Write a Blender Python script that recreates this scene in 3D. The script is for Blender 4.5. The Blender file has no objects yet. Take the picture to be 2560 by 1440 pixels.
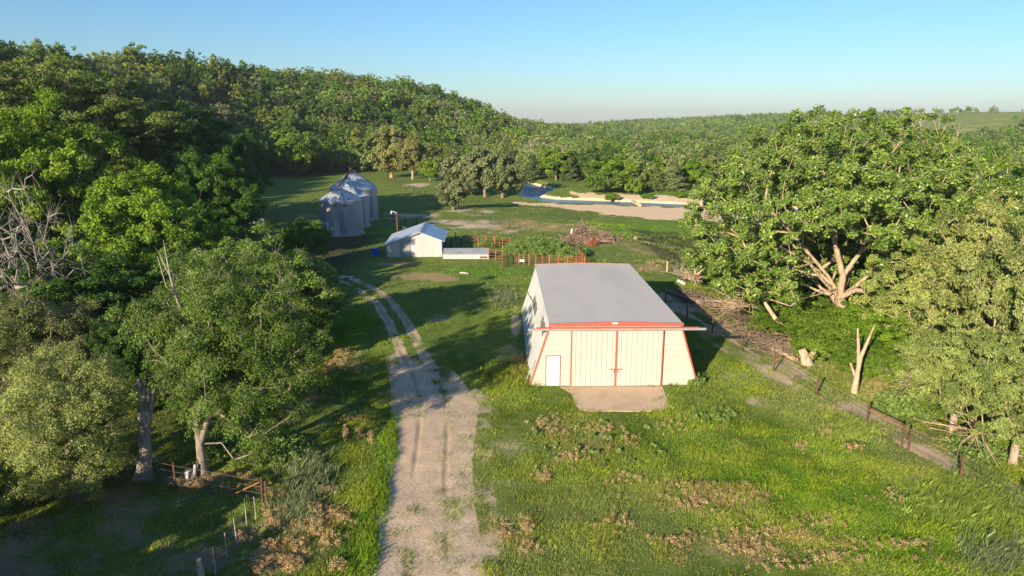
import bpy, math, numpy as np
from math import radians as RAD, sin, cos, pi
# ------------------------------------------------------------------ camera, world, sun, exposure
PITCH, FPX, CAMH = RAD(13.8), 1707.0, 17.8
SC = bpy.context.scene
COL = SC.collection
cam = bpy.data.cameras.new('camera'); cam.lens = 24.0; cam.sensor_width = 36.0; cam.clip_end = 9000; cam.clip_start = .2
camo = bpy.data.objects.new('camera', cam); COL.objects.link(camo)
camo.location = (0, 0, CAMH); camo.rotation_euler = (pi/2-PITCH, 0, 0); SC.camera = camo
SUN_AZ, SUN_EL = RAD(31.5), RAD(18)       # light travels towards +y and +x
wd = bpy.data.worlds.new('World'); SC.world = wd; wd.use_nodes = True
wn = wd.node_tree; bg = wn.nodes['Background']
sky = wn.nodes.new('ShaderNodeTexSky'); sky.sky_type = 'NISHITA'; sky.sun_disc = False
sky.sun_elevation = SUN_EL; sky.sun_rotation = pi+SUN_AZ
sky.air_density = 1.25; sky.dust_density = 0.2; sky.ozone_density = 7.5; sky.altitude = 0
wn.links.new(sky.outputs[0], bg.inputs[0]); bg.inputs[1].default_value = 0.085
sl = bpy.data.lights.new('sun', 'SUN'); sl.energy = 4.8; sl.angle = RAD(.5); sl.color = (1, .84, .62)
so = bpy.data.objects.new('sun', sl); COL.objects.link(so); so.location = (-60, -80, 60)
so.rotation_euler = (pi/2-SUN_EL, 0, -SUN_AZ)
SC.view_settings.view_transform = 'Standard'; SC.view_settings.look = 'None'
SC.view_settings.exposure = 1.0; SC.view_settings.gamma = 1
SC.render.engine = 'CYCLES'
SC.cycles.max_bounces = 5; SC.cycles.diffuse_bounces = 2; SC.cycles.transparent_max_bounces = 4
SC.cycles.use_denoising = True
# ------------------------------------------------------------------ numeric helpers
RNG = np.random.default_rng(7)
def sm(t): t = np.clip(t, 0, 1); return t*t*(3-2*t)
def _h(ix, iy, s):
    n = (ix*374761393 + iy*668265263 + s*974634777) & 0xffffffff
    n = ((n ^ (n >> 13))*1274126177) & 0xffffffff
    return ((n ^ (n >> 16)) & 0xffff)/65535.0
def vn(x, y, s=0):
    x = np.asarray(x, float); y = np.asarray(y, float)
    ix = np.floor(x).astype(np.int64); iy = np.floor(y).astype(np.int64); fx = x-ix; fy = y-iy
    fx = fx*fx*(3-2*fx); fy = fy*fy*(3-2*fy)
    return (_h(ix, iy, s)*(1-fx)+_h(ix+1, iy, s)*fx)*(1-fy)+(_h(ix, iy+1, s)*(1-fx)+_h(ix+1, iy+1, s)*fx)*fy
def fbm(x, y, s=0, o=3):
    r = 0; a = .5; t = 0
    for k in range(o): r = r+a*vn(np.asarray(x)*2**k, np.asarray(y)*2**k, s+k*17); t += a; a *= .5
    return r/t
def ray(px, py):
    u = (px-1280)/FPX; v = (py-720)/FPX
    return u, cos(PITCH)-v*sin(PITCH), -(sin(PITCH)+v*cos(PITCH))       # per unit depth
def PZ(px, py, z=0.0):
    dx, dy, dz = ray(px, py); t = (CAMH-z)/max(-dz, 1e-4); return np.array((dx*t, dy*t, z))
def poly(pts, z=0.0): return np.array([PZ(a, b, z)[:2] for a, b in pts])
def project(x, y, z):
    d = y*cos(PITCH)+(CAMH-z)*sin(PITCH); v = (CAMH-z)*cos(PITCH)-y*sin(PITCH)
    return 1280+x/d*FPX, 720+v/d*FPX, d
def sdp(x, y, P, far=40.0):                                            # signed distance to polygon, inside < 0
    x = np.asarray(x, float); y = np.asarray(y, float); out = np.full(x.shape, far)
    k = (x > P[:, 0].min()-far) & (x < P[:, 0].max()+far) & (y > P[:, 1].min()-far) & (y < P[:, 1].max()+far)
    if not k.any(): return out
    X = x[k]; Y = y[k]; d = np.full(X.shape, 1e18); ins = np.zeros(X.shape, bool)
    for i in range(len(P)):
        ax, ay = P[i]; bx, by = P[(i+1) % len(P)]; ex, ey = bx-ax, by-ay
        t = np.clip(((X-ax)*ex+(Y-ay)*ey)/(ex*ex+ey*ey+1e-12), 0, 1)
        d = np.minimum(d, (X-ax-t*ex)**2+(Y-ay-t*ey)**2)
        c = ((ay > Y) != (by > Y)); ins ^= c & (X < (bx-ax)*(Y-ay)/((by-ay) if by != ay else 1e-12)+ax)
    d = np.sqrt(d); out[k] = np.minimum(np.where(ins, -d, d), far); return out
def sdl(x, y, P, far=40.0):                                            # distance to an open line
    x = np.asarray(x, float); y = np.asarray(y, float); d = np.full(x.shape, far**2)
    for i in range(len(P)-1):
        ax, ay = P[i]; bx, by = P[i+1]; ex, ey = bx-ax, by-ay
        t = np.clip(((x-ax)*ex+(y-ay)*ey)/(ex*ex+ey*ey), 0, 1); d = np.minimum(d, (x-ax-t*ex)**2+(y-ay-t*ey)**2)
    return np.sqrt(d)
# ------------------------------------------------------------------ terrain
HT = np.array([  # px column, base radius, ridge radius, ridge height
 (-6000, 60, 200, 36), (-2500, 50, 170, 38), (-800, 52, 190, 38), (-200, 62, 235, 36), (0, 75, 255, 34), (300, 120, 305, 35), (600, 215, 350, 37.5),
 (900, 243, 400, 35), (1100, 255, 430, 31.5), (1200, 260, 440, 22), (1300, 275, 460, 11), (1450, 420, 900, 8),
 (1600, 560, 1500, 15), (1800, 560, 1300, 21), (2000, 540, 1150, 25), (2300, 480, 900, 25), (2560, 400, 850, 26), (3300, 250, 700, 30), (9000, 200, 600, 30)], float)
HA = np.arctan((HT[:, 0]-1280)/FPX)
RIVER = poly([(1322, 458), (1345, 466), (1390, 476), (1371, 481.5), (1346, 492.5), (1382, 498), (1465, 501), (1577, 505.5), (1740, 512.5), (1900, 519), (2000, 522),
  (2000, 528), (1900, 524), (1740, 517.5), (1577, 512.5), (1465, 508.5), (1382, 506), (1340, 500), (1307, 494), (1303, 489), (1314, 477), (1316, 462)], -1.3)
SAND = poly([(1290, 504), (1365, 507.5), (1465, 510), (1576, 513.5), (1738, 518.5), (1960, 528), (1960, 552), (1840, 551), (1732, 548), (1632, 545), (1535, 538), (1438, 522), (1382, 514), (1300, 509)], -1.1)
BANK = poly([(1436, 484), (1500, 487), (1600, 489), (1745, 497), (1900, 503), (1900, 516), (1740, 510), (1577, 503), (1465, 498.5), (1440, 494)], -.6)
DRIVE = poly([(960, 1600), (968, 1440), (990, 1300), (1004, 1180), (1020, 1060), (1012, 960), (992, 880), (962, 800), (932, 752), (872, 716), (822, 694), (815, 678), (850, 676), (890, 694), (940, 712), (985, 752),
  (1018, 800), (1060, 880), (1112, 945), (1158, 1010), (1150, 1060), (1138, 1120), (1132, 1200), (1138, 1300), (1150, 1440), (1160, 1600)])
PATH = poly([(1655, 738), (1690, 742), (1800, 812), (1900, 872), (2010, 942), (2110, 1000), (2200, 1040), (2330, 1110), (2450, 1165), (2600, 1235), (2600, 1262), (2450, 1195), (2300, 1115), (2180, 1050), (2060, 1004), (1960, 950), (1870, 895), (1800, 855), (1725, 806), (1655, 776)])
FENCE_R_PX = [(1663, 765), (1718, 795), (1780, 832), (1852, 877), (1934, 929), (2040, 993), (2165, 1066), (2271, 1125), (2402, 1199), (2575, 1296)]
FENCE_R = poly(FENCE_R_PX)
BARN_O = np.array((7.02, 44.2)); BARN_R = RAD(.95)
def Zt(x, y, fine=True):
    x = np.asarray(x, float); y = np.asarray(y, float)
    r = np.hypot(x, y)+1e-6; a = np.clip(np.arctan2(x, y), HA[0], HA[-1])
    rb = np.interp(a, HA, HT[:, 1]); rr = np.interp(a, HA, HT[:, 2]); T = np.interp(a, HA, HT[:, 3])
    wob = (fbm(x/60, y/60, 5)-.5)*30*sm((r-40)/60)
    t = (r+wob-rb)/(rr-rb); h = T*(.55*sm(t)+.45*np.clip(t, 0, 1))
    h = h - np.clip(t-1.05, 0, 3)*T*.25
    h = h*sm((y+80)/60+ (r/260)) if True else h
    z = h+(fbm(x/35, y/35, 9)-.5)*5*sm(h/14)
    if fine:
        z = z+(fbm(x/9, y/9, 3)-.5)*.35*sm((r-15)/30)+(fbm(x/1.7, y/1.7, 4)-.5)*.12+(fbm(x/.8, y/.5, 6)-.5)*.3*sm((-9-x)/3)*sm((31-y)/3)
    # bank to the right of the fence goes down towards the creek
    ang = np.interp(x, FENCE_R[:, 0][np.argsort(FENCE_R[:, 0])], FENCE_R[:, 1][np.argsort(FENCE_R[:, 0])])
    s = (x-15) + (y-ang)*.55
    s = np.where(x > 12, s, -9)
    dl = sdl(x, y, np.vstack([FENCE_R[0]+(-6, 60), FENCE_R[0]+(-2, 30), FENCE_R, FENCE_R[-1]+(6, -18)]), 60)
    side = ((y-ang) > 0) & (x > 13)
    z = z-2.2*sm((dl-4)/14)*side*sm((150-y)/50)
    k = (np.abs(y-150) < 110) & (x > -20) & (x < 150)
    if k.any():
        X = x[k]; Y = y[k]; dr = sdp(X, Y, RIVER); ds = sdp(X, Y, SAND)
        w = np.minimum(sm(dr/2.4), sm((ds-.3)/24)); z[k] = z[k]*np.clip(w, .08, 1)-1.22*(1-w)-.9*sm(-dr/1.2+.5)
    # level the building sites
    c = np.hypot((x-7)/9, (y-54)/13.5); z = z*sm((c-.85)/.5)
    c = np.hypot((x+28)/9, (y-116)/18); z = z*sm((c-.85)/.5)
    c = np.hypot((x+12)/7.5, (y-94)/8); z = z*sm((c-.85)/.5)
    return z
_T = np.concatenate([np.linspace(8, 60, 300), 60*np.exp(np.linspace(0, 4.2, 1500))])
def P(px, py):
    dx, dy, dz = ray(px, py); X = dx*_T; Y = dy*_T; Z = CAMH+dz*_T
    d = Z-Zt(X, Y); i = int(np.argmax(d < 0))
    if d[i] >= 0: i = len(_T)-1
    t = _T[i-1]+(_T[i]-_T[i-1])*d[i-1]/(d[i-1]-d[i]+1e-9) if i else _T[0]
    return np.array((dx*t, dy*t, CAMH+dz*t))
def G(x, y): return float(Zt(np.array([x]), np.array([y]))[0])
def Hat(y, py):                         # world height of pixel row py at forward distance y
    dx, dy, dz = ray(1280, py); return CAMH+dz*(y/dy)
def Xat(px, y, z=0): return (px-1280)/FPX*(y*cos(PITCH)+(CAMH-z)*sin(PITCH))
BL = [(1480, 1330, 420, 150, .9, 'g'), (1330, 1120, 130, 90, .6, 'g')]                                 # soil / dry blobs: (centre px, py, rx, ry, strength, channel)
def blobs(x, y, ch):
    m = np.zeros(np.shape(x))
    for px, py, rx, ry, s, c in BL:
        if c != ch: continue
        p = PZ(px, py); f = PZ(px, py-ry); n = PZ(px, py+ry); ay = abs(f[1]-n[1])/2; ax = rx*p[1]*1.03/FPX
        q = np.hypot((x-p[0])/ax, (y-p[1])/ay); m = np.maximum(m, s*(1-sm((q-.35)/.9)))
    return m
BL += [(200, 1370, 420, 110, .8, 's'), (620, 1330, 120, 60, .55, 's'), (330, 1150, 120, 25, .5, 's'), (1910, 1010, 60, 28, .85, 's'), (1850, 945, 75, 16, .7, 's'), (1970, 1045, 26, 9, .7, 's'),
       (1400, 1003, 30, 18, .65, 's'), (1120, 790, 60, 30, .5, 's'), (1270, 890, 50, 45, .5, 's'), (1160, 560, 150, 16, .75, 's'), (1040, 540, 120, 14, .65, 's'), (1240, 575, 90, 12, .6, 's'), (1180, 530, 90, 14, .75, 's'), (1040, 462, 50, 8, .7, 's'),
       (1250, 1180, 150, 170, .55, 's'), (1330, 1330, 160, 90, .42, 's'), (300, 1260, 330, 60, .7, 's'), (120, 1320, 220, 90, .9, 's'), (450, 1400, 200, 60, .75, 's'), (690, 1350, 60, 50, .5, 's'), (1290, 800, 20, 60, .6, 's'), (1320, 930, 16, 60, .6, 's'),
       (1300, 560, 110, 22, .6, 'd'), (1430, 570, 140, 18, .65, 'd'), (1600, 620, 130, 25, .5, 'd'), (1640, 590, 90, 18, .4, 'd'), (1050, 690, 120, 12, .75, 'd'), (1110, 697, 50, 8, .85, 'd'), (780, 540, 70, 8, .6, 'd'), (1620, 668, 60, 14, .6, 'd'),
       (830, 770, 50, 14, .8, 'd'), (860, 900, 60, 30, .7, 'd'), (820, 1010, 100, 60, .5, 'd'), (770, 1290, 110, 70, .75, 'd'), (700, 1390, 110, 60, .7, 'd'), (1900, 1370, 300, 60, .5, 'd'), (1750, 1250, 200, 60, .45, 'd'), (1460, 1080, 110, 60, .45, 'd'), (1250, 1340, 90, 90, .35, 'd'), (560, 1200, 160, 26, .55, 'd'),
       (2250, 960, 220, 60, .4, 'd'), (1480, 605, 90, 20, .4, 'd'), (1000, 660, 90, 10, .55, 'd'),
       (880, 820, 60, 60, .9, 'l'), (800, 970, 120, 30, .8, 'l'), (975, 1090, 22, 90, 1., 'l'), (930, 1250, 45, 110, .8, 'l'), (890, 1390, 70, 60, .8, 'l'), (2000, 1250, 330, 130, .7, 'l'), (2350, 1370, 250, 110, .7, 'l'), (1300, 950, 60, 30, .9, 'l'), (970, 590, 80, 25, .9, 'l'), (1200, 680, 160, 18, .6, 'l'), (1700, 470, 200, 30, .6, 'l'), (1650, 740, 70, 22, .8, 'l'), (1790, 1100, 260, 60, .4, 'l'), (1600, 560, 200, 30, .6, 'l'), (1750, 1010, 60, 30, .5, 'l'), (2050, 1120, 140, 50, .5, 'l')]
RUTC = poly([(1063, 1600), (1066, 1440), (1070, 1300), (1072, 1200), (1082, 1080), (1082, 1000), (1062, 940), (1030, 880), (992, 800), (962, 755), (915, 720), (860, 695)])
def ruts(x, y):
    d = np.abs(sdl(x, y, RUTC, 4)-.82); return sm(1-d/.22)*sm((vn(x/.8, y/2.2, 91)-.25)*3)
def masks(x, y):
    n = fbm(x/2.5, y/2.5, 21)-.5; n2 = fbm(x/.8, y/.8, 22)-.5
    dd = sdp(x, y, DRIVE, 12); drive = sm(.5-(dd-.25+n*1.2+n2*1.0)/1.3)
    far = sm((y-44)/10); rd = np.abs(sdl(x, y, RUTC, 6)-.8); drive = drive*(1-far*(1-np.clip(sm((.62-rd)/.4)+.3*sm((fbm(x/.9, y/2, 31)-.5)*6), 0, 1)))
    dp = sdp(x, y, PATH, 12); path = sm(.5-(dp+n*1.2)/1.2)
    s = sdp(x, y, SAND, 20); b = sdp(x, y, BANK, 20); rv = sdp(x, y, RIVER, 20)
    sand = np.maximum(sm(.5-(s+n*3)/2), .85*sm(.5-(b+n*4)/2)); sand = np.maximum(sand, sm(.7-rv/1.6))
    edge = .46*sm(1-dd/5.)*sm((x+5)/1.5)*sm((48-y)/5)*(1+n*1.6+n2*1.8)
    soil = np.clip(np.maximum(np.maximum(np.maximum(drive, path), blobs(x, y, 's')*(.62+n*1.5)), edge), 0, 1)
    dry = np.clip(blobs(x, y, 'd')*(1+n*1.5), 0, 1); lush = np.clip(blobs(x, y, 'l')*(1.1+n), 0, 1)
    return soil, sand, dry, lush, drive, path
# ------------------------------------------------------------------ materials
MATS = {}
def NT(name):
    m = bpy.data.materials.new(name); m.use_nodes = True; nt = m.node_tree; b = nt.nodes['Principled BSDF']
    MATS[name] = m; return m, nt, b
def node(nt, t, **k):
    n = nt.nodes.new(t)
    for a, v in k.items():
        if a.startswith('i_'): n.inputs[int(a[2:]) if a[2:].isdigit() else a[2:]].default_value = v
        else: setattr(n, a, v)
    return n
def mixc(nt, fac, a, b, mode='MIX'):
    n = nt.nodes.new('ShaderNodeMix'); n.data_type = 'RGBA'; n.blend_type = mode
    for s, v in ((0, fac), (6, a), (7, b)):
        if hasattr(v, 'is_linked') or isinstance(v, bpy.types.NodeSocket): nt.links.new(v, n.inputs[s])
        else: n.inputs[s].default_value = v if s == 0 else (*v[:3], 1)
    return n.outputs[2]
def mathn(nt, op, a, b=0., c=0.):
    n = nt.nodes.new('ShaderNodeMath'); n.operation = op
    for i, v in enumerate((a, b, c)):
        if isinstance(v, bpy.types.NodeSocket): nt.links.new(v, n.inputs[i])
        else: n.inputs[i].default_value = v
    return n.outputs[0]
def noise(nt, scale, detail=4, rough=.6, vec=None, coord='Object', sc=None):
    tc = nt.nodes.new('ShaderNodeTexCoord'); n = nt.nodes.new('ShaderNodeTexNoise')
    n.inputs['Scale'].default_value = scale; n.inputs['Detail'].default_value = detail; n.inputs['Roughness'].default_value = rough
    if sc:
        mp = nt.nodes.new('ShaderNodeMapping'); mp.inputs['Scale'].default_value = sc
        nt.links.new(tc.outputs[coord], mp.inputs[0]); nt.links.new(mp.outputs[0], n.inputs['Vector'])
    else: nt.links.new(tc.outputs[coord], n.inputs['Vector'])
    return n.outputs['Fac']
def rng(nt, v, a, b, c=0., d=1.):
    n = nt.nodes.new('ShaderNodeMapRange'); n.interpolation_type = 'SMOOTHSTEP'
    nt.links.new(v, n.inputs[0])
    for i, q in enumerate((a, b, c, d)): n.inputs[i+1].default_value = q
    return n.outputs[0]
def bump(nt, b, h, dist=.1, st=.6):
    n = nt.nodes.new('ShaderNodeBump'); n.inputs['Strength'].default_value = st; n.inputs['Distance'].default_value = dist
    nt.links.new(h, n.inputs['Height']); nt.links.new(n.outputs[0], b.inputs['Normal'])
def paint(name, c, c2=None, scale=1.5, rough=.5, metal=0., sc=None, bmp=0., lo=.35, hi=.7):
    m, nt, b = NT(name); c2 = c2 or tuple(v*.75 for v in c)
    f = rng(nt, noise(nt, scale, 5, .65, sc=sc), lo, hi)
    nt.links.new(mixc(nt, f, c, c2), b.inputs['Base Color'])
    b.inputs['Roughness'].default_value = rough; b.inputs['Metallic'].default_value = metal
    if bmp: bump(nt, b, noise(nt, scale*6, 4), bmp, .7)
    return m
# ground
m, nt, b = NT('ground')
at = node(nt, 'ShaderNodeAttribute', attribute_name='mask'); sp = node(nt, 'ShaderNodeSeparateColor'); nt.links.new(at.outputs['Color'], sp.inputs[0])
at2 = node(nt, 'ShaderNodeAttribute', attribute_name='mask2'); sp2 = node(nt, 'ShaderNodeSeparateColor'); nt.links.new(at2.outputs['Color'], sp2.inputs[0])
n_big = noise(nt, .12, 3); n_mid = noise(nt, 1.1, 5, .7); n_fin = noise(nt, 7, 5, .75); n_tiny = noise(nt, 30, 3, .7)
soilc = mixc(nt, rng(nt, n_mid, .3, .75), (.56, .415, .28), (.70, .545, .39)); soilc = mixc(nt, rng(nt, n_fin, .42, .7, 0, .35), soilc, (.30, .22, .15))
grs = mixc(nt, rng(nt, n_mid, .32, .7), (.09, .145, .022), (.20, .25, .05)); grs = mixc(nt, rng(nt, n_fin, .5, .75, 0, .6), grs, (.27, .24, .12))
grs = mixc(nt, mathn(nt, 'MULTIPLY', sp2.outputs[0], .7), grs, (.10, .22, .02))
dryc = mixc(nt, rng(nt, n_fin, .35, .7), (.40, .29, .15), (.27, .23, .10))
dfac = rng(nt, mathn(nt, 'ADD', sp.outputs[2], mathn(nt, 'MULTIPLY', mathn(nt, 'SUBTRACT', n_mid, .5), .9)), .3, .75)
grs = mixc(nt, dfac, grs, dryc)
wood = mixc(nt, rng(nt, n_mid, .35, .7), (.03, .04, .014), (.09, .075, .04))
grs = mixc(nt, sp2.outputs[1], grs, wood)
at3 = node(nt, 'ShaderNodeAttribute', attribute_name='mask3'); sp3 = node(nt, 'ShaderNodeSeparateColor'); nt.links.new(at3.outputs['Color'], sp3.inputs[0])
grs = mixc(nt, mathn(nt, 'MULTIPLY', sp3.outputs[0], .9), grs, mixc(nt, rng(nt, n_big, .35, .65), (.17, .24, .05), (.30, .32, .11)))
sfac = rng(nt, mathn(nt, 'ADD', sp.outputs[0], mathn(nt, 'MULTIPLY', mathn(nt, 'SUBTRACT', n_fin, .5), 1.3)), .3, .62)
soilc = mixc(nt, mathn(nt, 'MULTIPLY', sp2.outputs[2], .55), soilc, (.24, .18, .12))
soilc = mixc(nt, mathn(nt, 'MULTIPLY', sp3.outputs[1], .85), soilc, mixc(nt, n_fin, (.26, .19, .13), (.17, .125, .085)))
base = mixc(nt, sfac, grs, soilc)
sandc = mixc(nt, rng(nt, n_mid, .3, .75), (.74, .53, .31), (.82, .63, .40))
base = mixc(nt, rng(nt, mathn(nt, 'ADD', sp.outputs[1], mathn(nt, 'MULTIPLY', mathn(nt, 'SUBTRACT', n_mid, .5), .7)), .35, .6), base, sandc)
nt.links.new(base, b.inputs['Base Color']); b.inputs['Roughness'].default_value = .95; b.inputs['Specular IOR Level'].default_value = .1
bump(nt, b, mathn(nt, 'ADD', n_fin, mathn(nt, 'MULTIPLY', n_tiny, .15)), .09, .7)
# leaves and bark
def leafmat(name, tr=.3, rough=.55, spec=.25):
    m, nt, b = NT(name); a = node(nt, 'ShaderNodeAttribute', attribute_name='col'); oi = node(nt, 'ShaderNodeObjectInfo')
    c = mixc(nt, 1.0, a.outputs['Color'], oi.outputs['Color'], 'MULTIPLY')
    nt.links.new(c, b.inputs['Base Color']); b.inputs['Roughness'].default_value = rough; b.inputs['Specular IOR Level'].default_value = spec
    t = node(nt, 'ShaderNodeBsdfTranslucent'); nt.links.new(mixc(nt, 1.0, c, (1.25, 1.35, .6), 'MULTIPLY'), t.inputs[0])
    mx = node(nt, 'ShaderNodeMixShader'); mx.inputs[0].default_value = tr
    nt.links.new(b.outputs[0], mx.inputs[1]); nt.links.new(t.outputs[0], mx.inputs[2]); nt.links.new(mx.outputs[0], nt.nodes['Material Output'].inputs[0])
    return m
leafmat('leaves'); leafmat('glossy_leaves', .22, .4, .5); leafmat('grass_blades', .3, .7, .15)
m, nt, b = NT('bark'); oi = node(nt, 'ShaderNodeObjectInfo'); f = rng(nt, noise(nt, 5, 4, .7, sc=(1, 1, .25)), .35, .7)
nt.links.new(mixc(nt, 1., mixc(nt, f, (1, 1, 1), (.5, .46, .42)), oi.outputs['Color'], 'MULTIPLY'), b.inputs['Base Color']); b.inputs['Roughness'].default_value = .9
bump(nt, b, noise(nt, 14, 4, .7, sc=(1, 1, .3)), .05, .8)
paint('cream_siding', (.525, .468, .40), (.48, .418, .345), .9, .45, sc=(1, 1, .5), lo=.45, hi=.8)
paint('pale_sheeting', (.58, .60, .58), (.49, .51, .49), .5, .42, .15, sc=(1, .6, 2))
paint('white_paint', (.68, .68, .70), (.64, .64, .66), 1.2, .4)
paint('roof_steel', (.46, .44, .41), (.395, .38, .355), .35, .45, .2, sc=(1, .25, 1))
paint('red_trim', (.50, .11, .065), (.42, .09, .055), 2, .45)
paint('rail_steel', (.42, .42, .40), (.34, .34, .32), 2.5, .5, .4)
paint('door_hardware', (.30, .13, .07), (.2, .1, .06), 8, .6, .4)
paint('dark_panel', (.13, .13, .11), (.24, .23, .19), 7, .6)
paint('galvanised', (.40, .41, .425), (.31, .32, .335), .7, .5, .25, sc=(1, 1, .35))
paint('galvanised_roof', (.60, .64, .68), (.46, .51, .56), .8, .42, .25, sc=(1, 1, .5))
paint('old_galvanised', (.40, .385, .375), (.29, .28, .27), .8, .55, .2, sc=(1, 1, .4))
paint('sheet_patch', (.33, .36, .37), (.27, .29, .3), 1.5, .5, .4)
paint('corrugated_wall', (.56, .56, .54), (.46, .46, .45), .8, .45, .35, sc=(2, 2, .2))
paint('rust', (.15, .062, .038), (.085, .042, .03), 6, .85, bmp=.02)
paint('orange_rust', (.36, .125, .06), (.25, .085, .045), 5, .8)
paint('dark_steel', (.035, .028, .025), (.06, .04, .03), 5, .8)
paint('blue_plastic', (.012, .13, .62), (.01, .10, .5), 3, .35)
paint('black_rubber', (.02, .02, .02), (.03, .03, .03), 3, .6)
paint('concrete', (.56, .42, .28), (.42, .31, .20), .7, .85, bmp=.02, lo=.4, hi=.75)
paint('weathered_wood', (.36, .28, .20), (.22, .16, .11), 4, .9, sc=(1, 1, .3))
paint('pale_wood', (.58, .42, .27), (.42, .29, .18), 4, .85)
paint('bleached_wood', (.46, .42, .37), (.30, .26, .22), 4, .9)
paint('brush_wood', (.26, .18, .125), (.15, .10, .07), 3, .95)
paint('rail_dark', (.12, .06, .045), (.2, .09, .05), 4, .85)
paint('lettering', (.03, .03, .03), (.05, .05, .05), 20, .7)
paint('wire', (.22, .2, .19), (.15, .12, .1), 5, .6, .5)
m, nt, b = NT('water'); b.inputs['Base Color'].default_value = (.09, .21, .34, 1); b.inputs['Roughness'].default_value = .3; b.inputs['IOR'].default_value = 1.33  # blue of the reflected sky is put into the base colour
bump(nt, b, noise(nt, 1.2, 4, .7, sc=(1, .6, 1)), .25, .9)
# ------------------------------------------------------------------ mesh helpers
def mesh_np(name, V, faces, mats, cols=None, midx=None, smooth=False):
    me = bpy.data.meshes.new(name); faces = [np.asarray(f, np.int32) for f in faces if len(f)]
    V = np.asarray(V, np.float32); me.vertices.add(len(V)); me.vertices.foreach_set('co', V.ravel())
    tot = np.concatenate([np.full(len(f), f.shape[1], np.int32) for f in faces]); li = np.concatenate([f.ravel() for f in faces])
    me.loops.add(len(li)); me.loops.foreach_set('vertex_index', li)
    st = np.zeros(len(tot), np.int32); st[1:] = np.cumsum(tot)[:-1]
    me.polygons.add(len(tot)); me.polygons.foreach_set('loop_start', st); me.polygons.foreach_set('loop_total', tot)
    me.polygons.foreach_set('use_smooth', np.full(len(tot), bool(smooth)))
    for q in (mats if isinstance(mats, (list, tuple)) else [mats]): me.materials.append(MATS[q])
    if midx is not None: me.polygons.foreach_set('material_index', midx.astype(np.int32))
    if cols is not None:
        for nm, c in (cols.items() if isinstance(cols, dict) else [('col', cols)]):
            a = me.attributes.new(nm, 'FLOAT_COLOR', 'POINT'); c4 = np.ones((len(V), 4), np.float32); c4[:, :3] = c; a.data.foreach_set('color', c4.ravel())
    me.update(calc_edges=True); return me
def link(name, me, parent=None, loc=(0, 0, 0), rz=0.):
    o = bpy.data.objects.new(name, me); COL.objects.link(o); o.location = loc; o.rotation_euler = (0, 0, rz); o.parent = parent; return o
def tag(o, label, cat, group=None, kind=None):
    if label: o['label'] = label
    if cat: o['category'] = cat
    if group: o['group'] = group
    if kind: o['kind'] = kind
    return o
def empty(name, loc, rz=0.): return link(name, None, None, loc, rz)
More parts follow.
